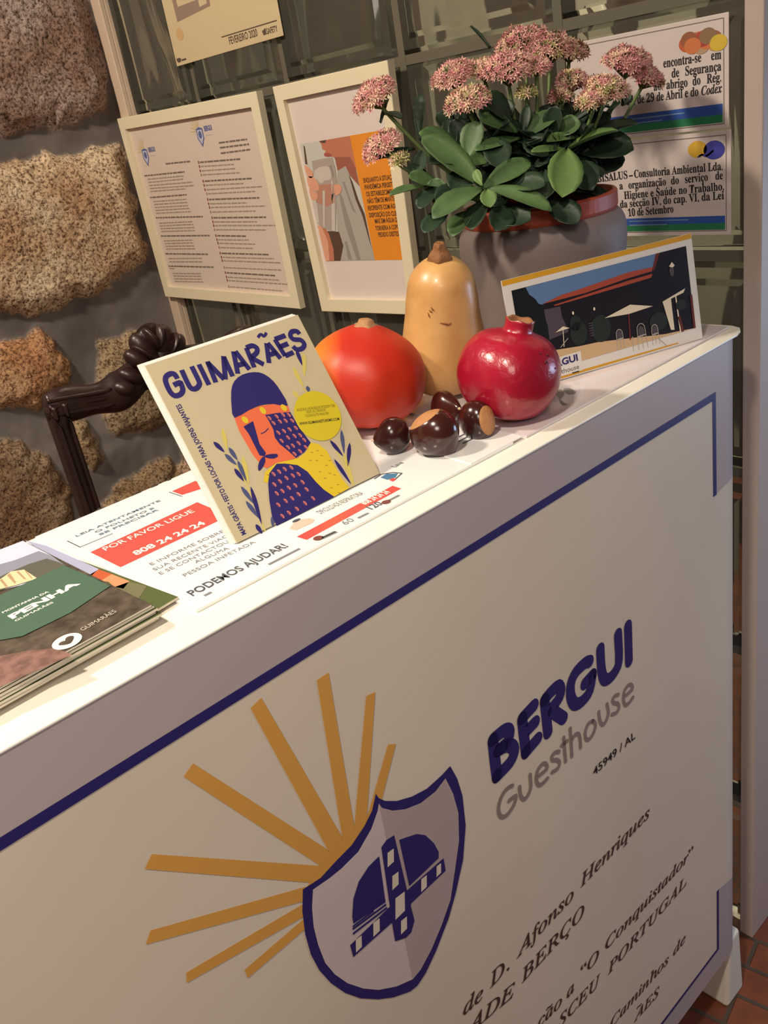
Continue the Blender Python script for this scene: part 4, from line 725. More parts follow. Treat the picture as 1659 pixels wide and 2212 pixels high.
for c, in (loc1([(-1.3988,0.2768)]), loc1([(-1.1640,0.2977)])):
    A = Art(.0001)
    for an in range(70, 190, 18):
        d = Vector((math.cos(math.radians(an)), math.sin(math.radians(an)))); A.stroke([tuple(Vector(c) + Vector((-.004, .006)) + d * .008), tuple(Vector(c) + Vector((-.004, .006)) + d * .026)], .0018, LY, 1, cap=False)
    A.poly([(c[0] - .012, c[1] + .010), (c[0], c[1] + .013), (c[0] + .012, c[1] + .010), (c[0] + .012, c[1] - .008), (c[0], c[1] - .024), (c[0] - .012, c[1] - .008)], LB, 2)
    A.poly([(c[0] - .009, c[1] + .008), (c[0] + .009, c[1] + .008), (c[0] + .009, c[1] - .007), (c[0], c[1] - .019), (c[0] - .009, c[1] - .007)], mat('logo_pale', (196, 196, 214), .6), 3); A.ell((c[0], c[1] - .001), .006, .007, LB, 4)
    A.text('BERGUI', [(c[0] + .018, c[1] + .004), (c[0] + .046, c[1] + .004)], .0088, LB, 2, bold=.04); A.stroke([(c[0] + .018, c[1] - .004), (c[0] + .042, c[1] - .004)], .0012, mat('logo_faint', (190, 184, 188), .6), 2, cap=False)
    A.build('printed_logo', F1, 'tiny blue shield logo', Matrix.Translation((0, 0, .0056)))

F2, c2 = frame('picture_frame', 'tall white frame with photo of a drinking person and orange text panel', [(-0.8898,0.3507),(-0.5967,0.3519),(-0.6076,-0.0343),(-0.8720,-0.0403)], .0235, mat('printed_sheet_pale', (226, 212, 206), 0.5))
loc2 = lambda pts: [tuple(Vector(p) - c2) for p in pts]
A = Art(.0001)
ORANGE = mat('poster_orange', (236, 146, 44), .5); SKIN = mat('poster_skin', (196, 124, 96), .5); SKIN2 = mat('poster_skin_light', (226, 164, 136), .5); SHIRT = mat('poster_shirt', (178, 172, 164), .5); PBG = mat('poster_grey', (204, 202, 194), .5)
GLS = mat('poster_glass', (176, 162, 154), .5); GLS2 = mat('poster_glass_light', (206, 196, 188), .5); PDK = mat('poster_brown', (94, 70, 58), .5); SHAD = mat('poster_fold', (150, 144, 138), .5); BEARD = mat('poster_chin', (160, 96, 78), .5)
P2 = lambda pts, m, l, s=0: A.poly(loc2(pts), m, l, s)
P2([(-0.8554,0.2538),(-0.7190,0.2560),(-0.7074,0.0546),(-0.8421,0.0522)], PBG, 1)
P2([(-0.7190,0.2560),(-0.6172,0.2577),(-0.6149,0.0558),(-0.7074,0.0546)], ORANGE, 2)
P2([(-0.8449,0.2515),(-0.8414,0.2486),(-0.8432,0.2193),(-0.8494,0.2210)], PDK, 2)
P2([(-0.8002,0.2546),(-0.7190,0.2559),(-0.7162,0.2060),(-0.7198,0.1964),(-0.7453,0.2066),(-0.7612,0.2088),(-0.7668,0.2254),(-0.7919,0.2329),(-0.7871,0.2381),(-0.7957,0.2413),(-0.7949,0.2475)], SKIN, 3); P2([(-0.7664,0.2266),(-0.7263,0.2238),(-0.7172,0.2060),(-0.7152,0.1763),(-0.7377,0.1974),(-0.7647,0.2040)], BEARD, 4); P2([(-0.8002,0.2546),(-0.7810,0.2548),(-0.7845,0.2503),(-0.7927,0.2510)], PDK, 4)
P2([(-0.7647,0.2040),(-0.7421,0.2107),(-0.7357,0.1973),(-0.7206,0.1412),(-0.7092,0.0764),(-0.7082,0.0547),(-0.8015,0.0531),(-0.7852,0.0794),(-0.7930,0.1065),(-0.7798,0.1666)], SHIRT, 5); P2([(-0.7377,0.1974),(-0.7311,0.1846),(-0.7232,0.1540),(-0.7139,0.1321),(-0.7098,0.0738),(-0.7126,0.0869),(-0.7199,0.1284),(-0.7306,0.1568)], PDK, 6)
P2([(-0.7714,0.1662),(-0.7652,0.1660),(-0.7550,0.1203),(-0.7435,0.0551),(-0.7540,0.0550),(-0.7694,0.1140)], SHAD, 6); P2([(-0.7574,0.1860),(-0.7513,0.1856),(-0.7421,0.1522),(-0.7351,0.1327),(-0.7435,0.1394)], SHAD, 6); P2([(-0.7791,0.0875),(-0.7727,0.0874),(-0.7667,0.0549),(-0.7775,0.0549)], SHAD, 6)
P2([(-0.8219,0.1056),(-0.7895,0.1037),(-0.7844,0.0794),(-0.7997,0.0531),(-0.8220,0.0529)], PDK, 6); P2([(-0.8467,0.1163),(-0.8269,0.1111),(-0.8187,0.1015),(-0.8135,0.0740),(-0.8175,0.0530),(-0.8421,0.0522)], SKIN, 7); P2([(-0.8467,0.1163),(-0.8350,0.1140),(-0.8250,0.0879),(-0.8309,0.0532),(-0.8421,0.0522)], SKIN2, 8)
P2([(-0.8292,0.2247),(-0.7961,0.2263),(-0.7727,0.2265),(-0.7694,0.2094),(-0.7725,0.1842),(-0.7989,0.1049),(-0.8109,0.1054),(-0.8314,0.1112),(-0.8468,0.1197),(-0.8494,0.1617),(-0.8213,0.1868),(-0.8301,0.2081)], GLS, 8)
P2([(-0.8279,0.2079),(-0.7999,0.2139),(-0.7839,0.2103),(-0.7849,0.1926),(-0.8026,0.1910),(-0.8170,0.1866)], GLS2, 9, 2); P2([(-0.8494,0.1617),(-0.8360,0.1611),(-0.8400,0.1196),(-0.8464,0.1211)], GLS2, 9); P2([(-0.8141,0.1747),(-0.8076,0.1744),(-0.8265,0.1125),(-0.8309,0.1126)], GLS2, 9); P2([(-0.7849,0.1926),(-0.7803,0.1795),(-0.7989,0.1052),(-0.8087,0.1054)], GLS2, 9); P2([(-0.7842,0.2128),(-0.7782,0.2150),(-0.7744,0.1996),(-0.7793,0.1935)], SHAD, 10)
P2([(-0.8254,0.1844),(-0.7788,0.1846),(-0.7857,0.1539),(-0.8116,0.1469),(-0.8377,0.1559)], mat('poster_fingers_behind', (190, 136, 116), .5), 9); P2([(-0.8141,0.1747),(-0.8076,0.1744),(-0.8265,0.1125),(-0.8309,0.1126)], GLS2, 10)
for q in ([(-0.8513,0.2185),(-0.8394,0.2138),(-0.8313,0.2043),(-0.8381,0.1968),(-0.8497,0.2027)], [(-0.8498,0.1988),(-0.8312,0.1977),(-0.8217,0.1842),(-0.8260,0.1752),(-0.8381,0.1758),(-0.8504,0.1830)], [(-0.8502,0.1804),(-0.8385,0.1745),(-0.8292,0.1688),(-0.8362,0.1605),(-0.8494,0.1617)], [(-0.7799,0.1808),(-0.7667,0.1827),(-0.7615,0.1773),(-0.7665,0.1686),(-0.7802,0.1651)]): P2(q, SKIN2, 11, 3)
P2([(-0.7916,0.2341),(-0.7769,0.2336),(-0.7742,0.2285),(-0.7908,0.2296)], mat('poster_lips', (176, 88, 80), .5), 9, 2)
TXI = mat('poster_ink', (92, 62, 44), .5)
for s, b_ in (('ENQUANTO A SITUAÇÃO', [(-0.7029,0.1816),(-0.6246,0.1834)]), ('PANDÉMICA PERSISTIR,', [(-0.7027,0.1710),(-0.6266,0.1722)]), ('OS ESTABELECIMENTOS', [(-0.7020,0.1599),(-0.6196,0.1614)]), ('NÃO TÊM DE MANTER O', [(-0.7016,0.1486),(-0.6230,0.1503)]), ('RECIPIENTE COM ÁGUA À', [(-0.7031,0.1373),(-0.6201,0.1388)]),
              ('DISPOSIÇÃO DO CLIENTE,', [(-0.7029,0.1259),(-0.6200,0.1272)]), ('MAS SIM ÁGUA DA', [(-0.6908,0.1158),(-0.6306,0.1171)]), ('TORNEIRA A COPO A', [(-0.6925,0.1042),(-0.6270,0.1058)]), ('PEDIDO DESTES.', [(-0.6879,0.0936),(-0.6357,0.0948)])):
    A.text(s, loc2(b_), .0072, TXI, 4, bold=.025)
A.build('printed_poster', F2, 'person drinking beside an orange text panel', Matrix.Translation((0, 0, .0056)))

def notice(name, label, u0, v0, u1, v1, m, x=.1205):
    r = root(name, basis((x, -(u0 + u1) / 2, (v0 + v1) / 2), (0, -1, 0), (0, 0, 1)), label, 'notice'); w, h = (u1 - u0) / 2, (v1 - v0) / 2
    bm = bmesh.new(); box(bm, (-w, -h, 0.0002), (w, h, .0016)); link('paper_sheet', bm, m, r, bevel=.0004); return r, Vector(((u0 + u1) / 2, (v0 + v1) / 2)), w, h
SG = mat('sign_paper', (214, 202, 200), .45); BBLUE = mat('band_blue', (50, 86, 168), .45); BGREEN = mat('band_green', (42, 124, 84), .45); BTXT = mat('band_text', (120, 150, 190), .45)
tl = [(-0.0708,0.3251),(-0.0691,0.2061),(-0.0687,0.2037),(-0.0663,0.0851)]
S1, cs, w, h = notice('safety_sign', 'upper notice behind the plant, with food picture in its corner', tl[0][0] - .222, tl[1][1], tl[0][0] - .001, tl[0][1], SG)
L1 = lambda pts: [tuple(Vector(p) - cs) for p in pts]
def sign_frame(A, w, h): A.stroke([(-w + .006, h - .005), (w - .006, h - .005), (w - .006, -h + .005), (-w + .006, -h + .005), (-w + .006, h - .005)], .0009, mat('rule_grey', (120, 112, 112), .5), 1, cap=False)
A = Art(.0001); sign_frame(A, w, h)
for s, b_, st in (('encontra-se', [(-0.1536,0.2801),(-0.1052,0.2800)], 'sb'), ('em', [(-0.0929,0.2797),(-0.0807,0.2796)], 'sb'), ('de', [(-0.1431,0.2679),(-0.1333,0.2679)], 'sb'), ('Segurança', [(-0.1254,0.2679),(-0.0808,0.2676)], 'sb'), ('ao', [(-0.1674,0.2564),(-0.1576,0.2570)], 'sb'), ('abrigo', [(-0.1505,0.2564),(-0.1229,0.2560)], 'sb'), ('do', [(-0.1161,0.2560),(-0.1063,0.2565)], 'sb'), ('Reg.', [(-0.0986,0.2562),(-0.0809,0.2562)], 'sb'),
                  ('004, de 29 de Abril e do', [(-0.2123,0.2448),(-0.1092,0.2445)], 'sb'), ('Codex', [(-0.1055,0.2443),(-0.0800,0.2446)], 'bi'), ('este', [(-0.2616,0.2784),(-0.2465,0.2784)], 'sb')):
    A.text(s, L1(b_), .0098, INK, 2, style=st, bold=.008)
A.build('lettering', S1, 'black serif lettering', Matrix.Translation((0, 0, .0018))); A = Art(.0001)
A.rect(-w + .007, -h + .0145, w - .0075, -h + .0265, BBLUE, 2); A.rect(-w + .007, -h + .0065, w - .0075, -h + .0150, BGREEN, 2.2)
for k in range(2): A.stroke([(-.03, -h + .0215 - .005 * k), (.055 - .03 * k, -h + .0215 - .005 * k)], .0014, BTXT, 4, cap=False)
A.build('colour_band', S1, 'blue and green printed band', Matrix.Translation((0, 0, .0018))); A = Art(.0001)
for c, m_ in zip(L1([(-0.1224,0.3008),(-0.1157,0.2977),(-0.1198,0.3045),(-0.1081,0.3028),(-0.1024,0.3032),(-0.0966,0.3051),(-0.0983,0.2999),(-0.0902,0.3014),(-0.0878,0.2970),(-0.1050,0.2961),(-0.0838,0.2964)]), ((190, 96, 60), (206, 120, 70), (150, 90, 60), (196, 110, 80), (176, 70, 56), (140, 110, 80), (206, 120, 70), (150, 96, 60), (196, 150, 80), (180, 150, 120), (214, 184, 60))):
    A.ell(c, .0105, .0085, mat('food_%d_%d' % m_[:2], m_, .5), 3 + RND.random())
A.build('food_picture', S1, 'small picture of food', Matrix.Translation((0, 0, .0018)))
S2, cs, w, h = notice('safety_sign', 'lower notice behind the plant, with yellow and blue balls', tl[2][0] - .222, tl[3][1], tl[2][0] - .0005, tl[2][1], SG)
A = Art(.0001); sign_frame(A, w, h)
for s, b_ in (('AMBISALUS', [(-0.2738,0.1546),(-0.2095,0.1581)]), ('-', [(-0.2072,0.1577),(-0.2016,0.1580)]), ('Consultoria Ambiental Lda.', [(-0.1997,0.1581),(-0.0795,0.1601)]), ('ra', [(-0.2398,0.1444),(-0.2315,0.1447)]), ('a', [(-0.2223,0.1449),(-0.2171,0.1451)]), ('organização', [(-0.2087,0.1452),(-0.1547,0.1467)]), ('do', [(-0.1476,0.1473),(-0.1368,0.1477)]), ('serviço', [(-0.1286,0.1479),(-0.0983,0.1491)]), ('de', [(-0.0887,0.1495),(-0.0792,0.1498)]),
              ('Higiene e Saúde no Trabalho,', [(-0.2160,0.1326),(-0.0779,0.1373)]), ('da secção IV, do cap. VI, da Lei', [(-0.2227,0.1217),(-0.0779,0.1269)]), ('10 de Setembro', [(-0.2110,0.1105),(-0.1452,0.1135)])):
    A.text(s, L1(b_), .0094, INK, 2, style='sb', bold=.008)
A.build('lettering', S2, 'black serif lettering', Matrix.Translation((0, 0, .0018))); A = Art(.0001)
A.rect(-w + .007, -h + .0135, w - .0075, -h + .0225, BBLUE, 2); A.rect(-w + .007, -h + .0062, w - .0075, -h + .0140, BGREEN, 2.2)
for k in range(2): A.stroke([(-.03, -h + .019 - .005 * k), (.055 - .03 * k, -h + .019 - .005 * k)], .0014, BTXT, 4, cap=False)
A.build('colour_band', S2, 'blue and green printed band', Matrix.Translation((0, 0, .0018))); A = Art(.0001)
c = L1([(-0.1116,0.1855),(-0.0901,0.1832),(-0.1103,0.1771),(-0.1000,0.1771)])
A.ell(c[0], .0125, .0095, mat('ball_yellow', (214, 172, 60), .5), 3); BB = mat('ball_blue', (64, 66, 160), .5); A.ell(c[1], .0135, .0105, BB, 3); A.stroke([c[2], tuple((Vector(c[2]) + Vector(c[3])) / 2 + Vector((0, .002))), c[3], c[1]], .0022, BB, 3, 3)
A.build('ball_picture', S2, 'picture of a yellow and a blue ball', Matrix.Translation((0, 0, .0018)))

q = [(-1.2188,0.4243),(-0.8635,0.4245)]
NT, cs, w, h = notice('poster_notice', 'cream poster dated FEVEREIRO 2020 at the top of the glass wall', q[0][0] + .003, (q[0][1] + q[1][1]) / 2, q[1][0], .84, mat('notice_cream', (208, 188, 152), .5))
A = Art(.0001); NG = mat('notice_grey', (150, 128, 114), .5); NI = mat('notice_ink', (92, 76, 64), .5)
A.poly(L1([(-1.1778,0.5416),(-1.1788,0.5334),(-1.1776,0.4960),(-1.0586,0.5027),(-1.0545,0.5272)]), NG, 1); A.poly(L1([(-1.1650,0.5393),(-1.1644,0.5191),(-1.0983,0.5191),(-1.0940,0.5344)]), MATS['notice_cream'], 2); A.poly(L1([(-1.0927,0.5262),(-1.0926,0.5066),(-1.0674,0.5083),(-1.0634,0.5262)]), MATS['notice_cream'], 2)
A.stroke(L1([(-1.0438,0.4496),(-0.8739,0.4488)]), .0018, NI, 1, cap=False); A.text('FEVEREIRO 2020', L1([(-1.0230,0.4347),(-0.9346,0.4348)]), .0115, NI, 1, bold=.015)
A.poly(L1([(-0.9201,0.4397),(-0.9089,0.4431),(-0.9088,0.4334),(-0.9177,0.4329)]), NI, 1); A.text('SAFETY', L1([(-0.9074,0.4332),(-0.8759,0.4331)]), .0088, NI, 1, bold=.02); A.ell(L1([(-1.1796,0.4754)])[0], .0125, .0105, mat('notice_tan', (206, 170, 118), .5), 1)
A.poly(L1([(-1.2106,0.4373),(-1.1958,0.4367),(-1.1968,0.4309),(-1.2077,0.4302)]), NI, 1, 2); A.stroke(L1([(-1.1938,0.4324),(-1.1764,0.4325)]), .003, NI, 1, cap=False)
A.build('printed_text', NT, 'dark rule and date lettering', Matrix.Translation((0, 0, .0018)))

# ================================================================ squashes, pomegranate, chestnuts
RIGHT = Vector((0.7204, -0.6745, -0.1614)); UP = Vector((0, 0, 1))
def pumpkin_mat():
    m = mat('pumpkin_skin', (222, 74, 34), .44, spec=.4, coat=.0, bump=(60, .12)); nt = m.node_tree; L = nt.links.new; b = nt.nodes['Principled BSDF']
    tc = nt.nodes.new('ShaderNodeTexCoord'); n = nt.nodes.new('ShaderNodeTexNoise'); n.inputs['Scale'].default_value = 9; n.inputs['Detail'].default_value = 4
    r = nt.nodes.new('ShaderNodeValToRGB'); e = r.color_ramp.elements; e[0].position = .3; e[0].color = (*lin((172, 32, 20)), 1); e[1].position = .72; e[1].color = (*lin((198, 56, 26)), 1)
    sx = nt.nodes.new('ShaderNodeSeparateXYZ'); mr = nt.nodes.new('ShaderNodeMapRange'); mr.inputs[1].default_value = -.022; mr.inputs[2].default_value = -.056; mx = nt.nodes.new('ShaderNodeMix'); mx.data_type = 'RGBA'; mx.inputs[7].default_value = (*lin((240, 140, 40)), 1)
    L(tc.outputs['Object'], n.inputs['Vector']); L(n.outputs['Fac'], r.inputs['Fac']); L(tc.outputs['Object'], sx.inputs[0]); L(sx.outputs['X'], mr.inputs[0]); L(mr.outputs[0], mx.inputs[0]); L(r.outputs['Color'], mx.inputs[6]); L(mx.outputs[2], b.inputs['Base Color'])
    return m
ax = UP + RIGHT * .17
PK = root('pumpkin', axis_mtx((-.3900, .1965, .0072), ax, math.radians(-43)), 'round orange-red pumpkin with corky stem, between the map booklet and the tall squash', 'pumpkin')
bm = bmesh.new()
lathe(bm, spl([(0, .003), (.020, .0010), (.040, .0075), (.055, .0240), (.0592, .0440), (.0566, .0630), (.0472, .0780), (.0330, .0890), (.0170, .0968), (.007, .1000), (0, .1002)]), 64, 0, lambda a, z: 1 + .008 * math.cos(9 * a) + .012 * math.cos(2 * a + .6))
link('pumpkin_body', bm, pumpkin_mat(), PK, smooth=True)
bm = bmesh.new(); lathe(bm, [(0, .096), (.0120, .0975), (.0110, .0995), (.0078, .1010), (.0070, .1040), (.005, .1052), (0, .1046)], 14, 0, lambda a, z: 1 + .14 * math.cos(5 * a))
link('stem', bm, mat('cork_stem', (170, 126, 84), .7, bump=(200, .5)), PK, smooth=True)

ax = UP + RIGHT * .065 - Vector((.627, .778, 0)) * .20
SQ = root('butternut_squash', axis_mtx((-.2755, .1900, .0105), ax), 'tall tan butternut squash standing between pumpkin and pomegranate', 'squash')
bm = bmesh.new()
lathe(bm, spl([(0, .003), (.021, 0), (.038, .006), (.0456, .020), (.0468, .036), (.0424, .061), (.0385, .084), (.0364, .102), (.0326, .1205), (.0262, .1310), (.0168, .1388), (.008, .1410), (0, .1412)]), 56, 0, lambda a, z: 1 + .012 * math.cos(2 * a + 1) + .006 * math.cos(5 * a))
def squash_mat():
    m = mat('squash_skin', (226, 178, 108), .38, coat=.1, bump=(70, .08)); nt = m.node_tree; L = nt.links.new; b = nt.nodes['Principled BSDF']
    tc = nt.nodes.new('ShaderNodeTexCoord'); n = nt.nodes.new('ShaderNodeTexNoise'); n.inputs['Scale'].default_value = 22; n.inputs['Detail'].default_value = 5
    r = nt.nodes.new('ShaderNodeValToRGB'); e = r.color_ramp.elements; e[0].position = .28; e[0].color = (*lin((186, 134, 78)), 1); e[1].position = .6; e[1].color = (*lin((210, 166, 106)), 1)
    L(tc.outputs['Object'], n.inputs['Vector']); L(n.outputs['Fac'], r.inputs['Fac']); L(r.outputs['Color'], b.inputs['Base Color']); return m
link('squash_body', bm, squash_mat(), SQ, smooth=True)
bm = bmesh.new(); lathe(bm, spl([(0, .1375), (.0112, .1378), (.0118, .1420), (.0098, .1470), (.0068, .1510), (.0058, .1550), (.0045, .1572), (0, .1566)], 3), 20, 0, lambda a, z: 1 + .10 * math.cos(5 * a))
link('stem', bm, mat('squash_stem', (128, 84, 46), .7, bump=(150, .6)), SQ, smooth=True)
bm = bmesh.new()
for th, z, L_, tl_ in ((217, .1010, .004, .6), (214, .0965, .006, 1.2), (220, .1035, .005, .9), (238, .0885, .010, .2), (244, .0875, .006, -.4)):
    r_ = .0372 if z > .095 else .0386; a = math.radians(th - 12)
    P = [Vector((math.cos(a + k * L_ * math.cos(tl_) / r_), math.sin(a + k * L_ * math.cos(tl_) / r_), 0)) * r_ + Vector((0, 0, z - k * L_ * math.sin(tl_))) for k in (-.5, 0, .5)]
    tube(bm, P, [.0003, .0008, .0003], 6)
link('scar', bm, mat('squash_scar', (140, 92, 50), .8), SQ, label='brown scratches in the skin')

ax = UP + RIGHT * .30
PG = root('pomegranate', axis_mtx((-.3215, .0730, .0088), UP + RIGHT * .30), 'shiny crimson pomegranate with open crown in front of the postcard', 'pomegranate')
bm = bmesh.new()
lathe(bm, spl([(0, .001), (.018, 0), (.036, .008), (.0470, .026), (.0492, .043), (.0452, .060), (.0345, .0735), (.0200, .0795), (.0120, .0815)]) + [(0, .0815)], 60, 0, lambda a, z: 1 + .022 * math.cos(3 * a + .5) + .012 * math.cos(5 * a))
pm = mat('pomegranate_skin', (146, 12, 40), .28, coat=.25, bump=(120, .25), noise=(11, (176, 30, 56), .35, .7))
link('fruit_body', bm, pm, PG, smooth=True)
bm = bmesh.new()
lathe(bm, [(.0190, .0775), (.0148, .0800), (.0134, .0835), (.0131, .0895), (.0137, .0920), (.0129, .0925), (.0112, .0910), (.0106, .0850), (0, .0840)], 36, 0, lambda a, z: 1 + (.035 * math.cos(6 * a) if z > .0905 else .015 * math.cos(6 * a)))
for v in bm.verts:
    if v.co.z > .0908: v.co.z += .0008 * math.cos(5 * math.atan2(v.co.y, v.co.x))
bm.faces.ensure_lookup_table(); bmesh.ops.recalc_face_normals(bm, faces=bm.faces)
for f in bm.faces:
    c = f.calc_center_median(); f.material_index = 1 if (c.xy.length < .0128 and c.z > .083 and f.normal.dot(Vector((c.x, c.y, 0))) < .002 and f.normal.z > -.3) or c.z > .0914 else 0
link('crown', bm, [pm, mat('crown_brown', (140, 92, 58), .7)], PG, smooth=True, label='short crown with brown dry rim')
for th, z, s in ((262, .064, .0020), (268, .0695, .0013), (255, .071, .0010), (244, .056, .0010), (228, .060, .0012), (278, .058, .0012), (236, .030, .0010)):
    bm = bmesh.new(); a = math.radians(th); r_ = .0488 * math.sqrt(max(0, 1 - ((z - .042) / .043) ** 2)) ** .78
    bmesh.ops.create_icosphere(bm, subdivisions=1, radius=s, matrix=Matrix.Translation((math.cos(a) * r_ * .985, math.sin(a) * r_ * .985, z)))
    link('blemish', bm, mat('blemish_dark', (84, 22, 34), .7), PG)

CHS = 'chestnuts in front of the pumpkin'
NUT = mat('chestnut_shell', (62, 24, 20), .2, coat=.35, noise=(14, (40, 17, 16), .35, .7)); HIL = mat('chestnut_scar', (176, 124, 78), .75, bump=(220, .4)); TIPM = mat('chestnut_tip', (206, 178, 140), .7)
def chestnut(loc, fwd, up, s, label, squash_=.82):
    """fwd: direction of the pointed tip; the tan scar sits at the back end"""
    f = Vector(fwd).normalized(); u = Vector(up); r = root('chestnut', basis(loc, f, (u - f * u.dot(f)).cross(f) * -1 if False else u), label, 'chestnut', CHS)
    bm = bmesh.new(); bmesh.ops.create_uvsphere(bm, u_segments=36, v_segments=40, radius=1, matrix=Matrix.Rotation(math.pi / 2, 4, 'Y'))
    for v in bm.verts:
        x, y, z = v.co; k = 1 - .16 * max(0, x) ** 3; y2, z2 = y * k * 1.06, z * k * squash_
        if x > .6: x += .22 * ((x - .6) / .4) ** 2.2
        if x < -.66: x = -.66 + (x + .66) * .75
        v.co = Vector((x, y2, z2)) * s
    bm.normal_update()
    for fc in bm.faces: fc.material_index = 1 if fc.calc_center_median().x < -.70 * s else 0
    link('shell', bm, [NUT, HIL], r, smooth=True, label='glossy brown shell with tan scar')
    bm = bmesh.new(); tube(bm, [(s * 1.14, 0, 0), (s * 1.24, .05 * s, .02 * s), (s * 1.34, .02 * s, .06 * s)], [s * .10, s * .06, s * .02], 8); link('tip', bm, TIPM, r, smooth=True)
    return r
INTO = Vector((.5713, .7091, -.4133)); CUP = Vector((.393, .2055, .896))
chestnut((-.4280, .1120, .0185), -RIGHT * .85 - CUP * .25 - INTO * .32, UP, .0170, 'dark round chestnut on the left of the pile, beside the map booklet')
chestnut((-.4140, .0715, .0225), RIGHT * .55 - CUP * .72 + INTO * .22, CUP * .6 - INTO * .6 + RIGHT * .3, .0222, 'largest chestnut in front, pale tip forward and tan scar on top', .9)
chestnut((-.3655, .0640, .0180), -RIGHT * .62 + INTO * .72 + UP * .05, UP, .0185, 'right-hand chestnut showing its wide tan scar, next to the pomegranate')
chestnut((-.3530, .1150, .0155), RIGHT * .4 - INTO * .8, UP, .0205, 'half-hidden reddish chestnut at the back, below the tall squash', .62)

# ================================================================ flower pot with its plant
PB = Vector((-.0900, .1900, .0028))
PT = root('flower_pot', Matrix.Translation(PB), 'grey pot of pink-flowered stonecrop with thick green leaves, behind the postcard', 'potted plant')
bm = bmesh.new()
lathe(bm, spl([(0, .002), (.060, 0), (.070, .003), (.080, .040), (.0905, .085), (.0955, .118), (.0935, .138), (.0860, .148), (.080, .1485), (.0785, .140), (.074, .100), (0, .095)], 4), 72)
link('cover_pot', bm, mat('pot_grey', (126, 113, 111), .6, bump=(300, .1)), PT, smooth=True, label='matte grey outer pot')
bm = bmesh.new()
lathe(bm, [(.070, .110), (.0775, .140), (.0860, .1490), (.0872, .152), (.0872, .166), (.0855, .1685), (.0825, .1685), (.080, .162), (.076, .140), (.070, .110)], 72)
link('inner_pot', bm, mat('terracotta', (164, 68, 44), .5), PT, smooth=False, label='terracotta plastic rim', bevel=.0008)
bm = bmesh.new(); bmesh.ops.create_circle(bm, cap_ends=True, segments=40, radius=.0795)
bmesh.ops.subdivide_edges(bm, edges=bm.edges, cuts=2)
for v in bm.verts: v.co.z = .154 + RND.uniform(-.003, .004)
link('soil', bm, mat('soil', (44, 34, 30), .9, bump=(150, .8)), PT)
iv = PT.matrix_world.inverted()
LV = bmesh.new()
def leaf(b_, t_, w, roll=0.0, bend=.15, mi=0):
    """fleshy stonecrop leaf from base to tip, half width w, thick, toothed"""
    b_, t_ = Vector(b_), Vector(t_); d = t_ - b_; L_ = d.length; d.normalize()
    view = Vector((-.571, -.709, .413)); n = (view * .75 + UP * .6 + Vector((RND.uniform(-.35, .35), RND.uniform(-.35, .35), RND.uniform(-.2, .2)))); n = (n - d * n.dot(d)).normalized(); n = Matrix.Rotation(roll, 3, d) @ n
    s = d.cross(n); N = 12; rows = []
    for i in range(N + 1):
        t = i / N; wid = w * (t ** .85) * ((1.0001 - t) ** .55) / .42; wid = max(wid, .0016)
        if i % 2 and t > .4: wid *= 1.045
        c = b_ + d * (L_ * t) + n * (-bend * L_ * (t * t) + bend * .5 * L_ * t)
        row = []
        for j in range(-3, 4):
            a = j / 3; row.append(c + s * (wid * a) + n * (.30 * wid * a * a - .0016 * (1 - a * a) * (1 - t)))
        rows.append(row)
    tops = [[LV.verts.new(iv @ p) for p in r] for r in rows]; bots = [[LV.verts.new(iv @ (p - n * .0014 * (1 - abs(j - 3) / 3.2))) for j, p in enumerate(r)] for r in rows]
    for i in range(N):
        for j in range(6):
            for g, fl in ((tops, False), (bots, True)):
                q = (g[i][j], g[i][j + 1], g[i + 1][j + 1], g[i + 1][j]); f = LV.faces.new(q[::-1] if fl else q); f.material_index = mi
        for j in (0, 6): LV.faces.new((tops[i][j], tops[i + 1][j], bots[i + 1][j], bots[i][j])).material_index = mi
    for g in (0, N):
        for j in range(6): LV.faces.new((tops[g][j], tops[g][j + 1], bots[g][j + 1], bots[g][j])).material_index = mi
PX = .00015          # half of one crop pixel at the plant, in metres
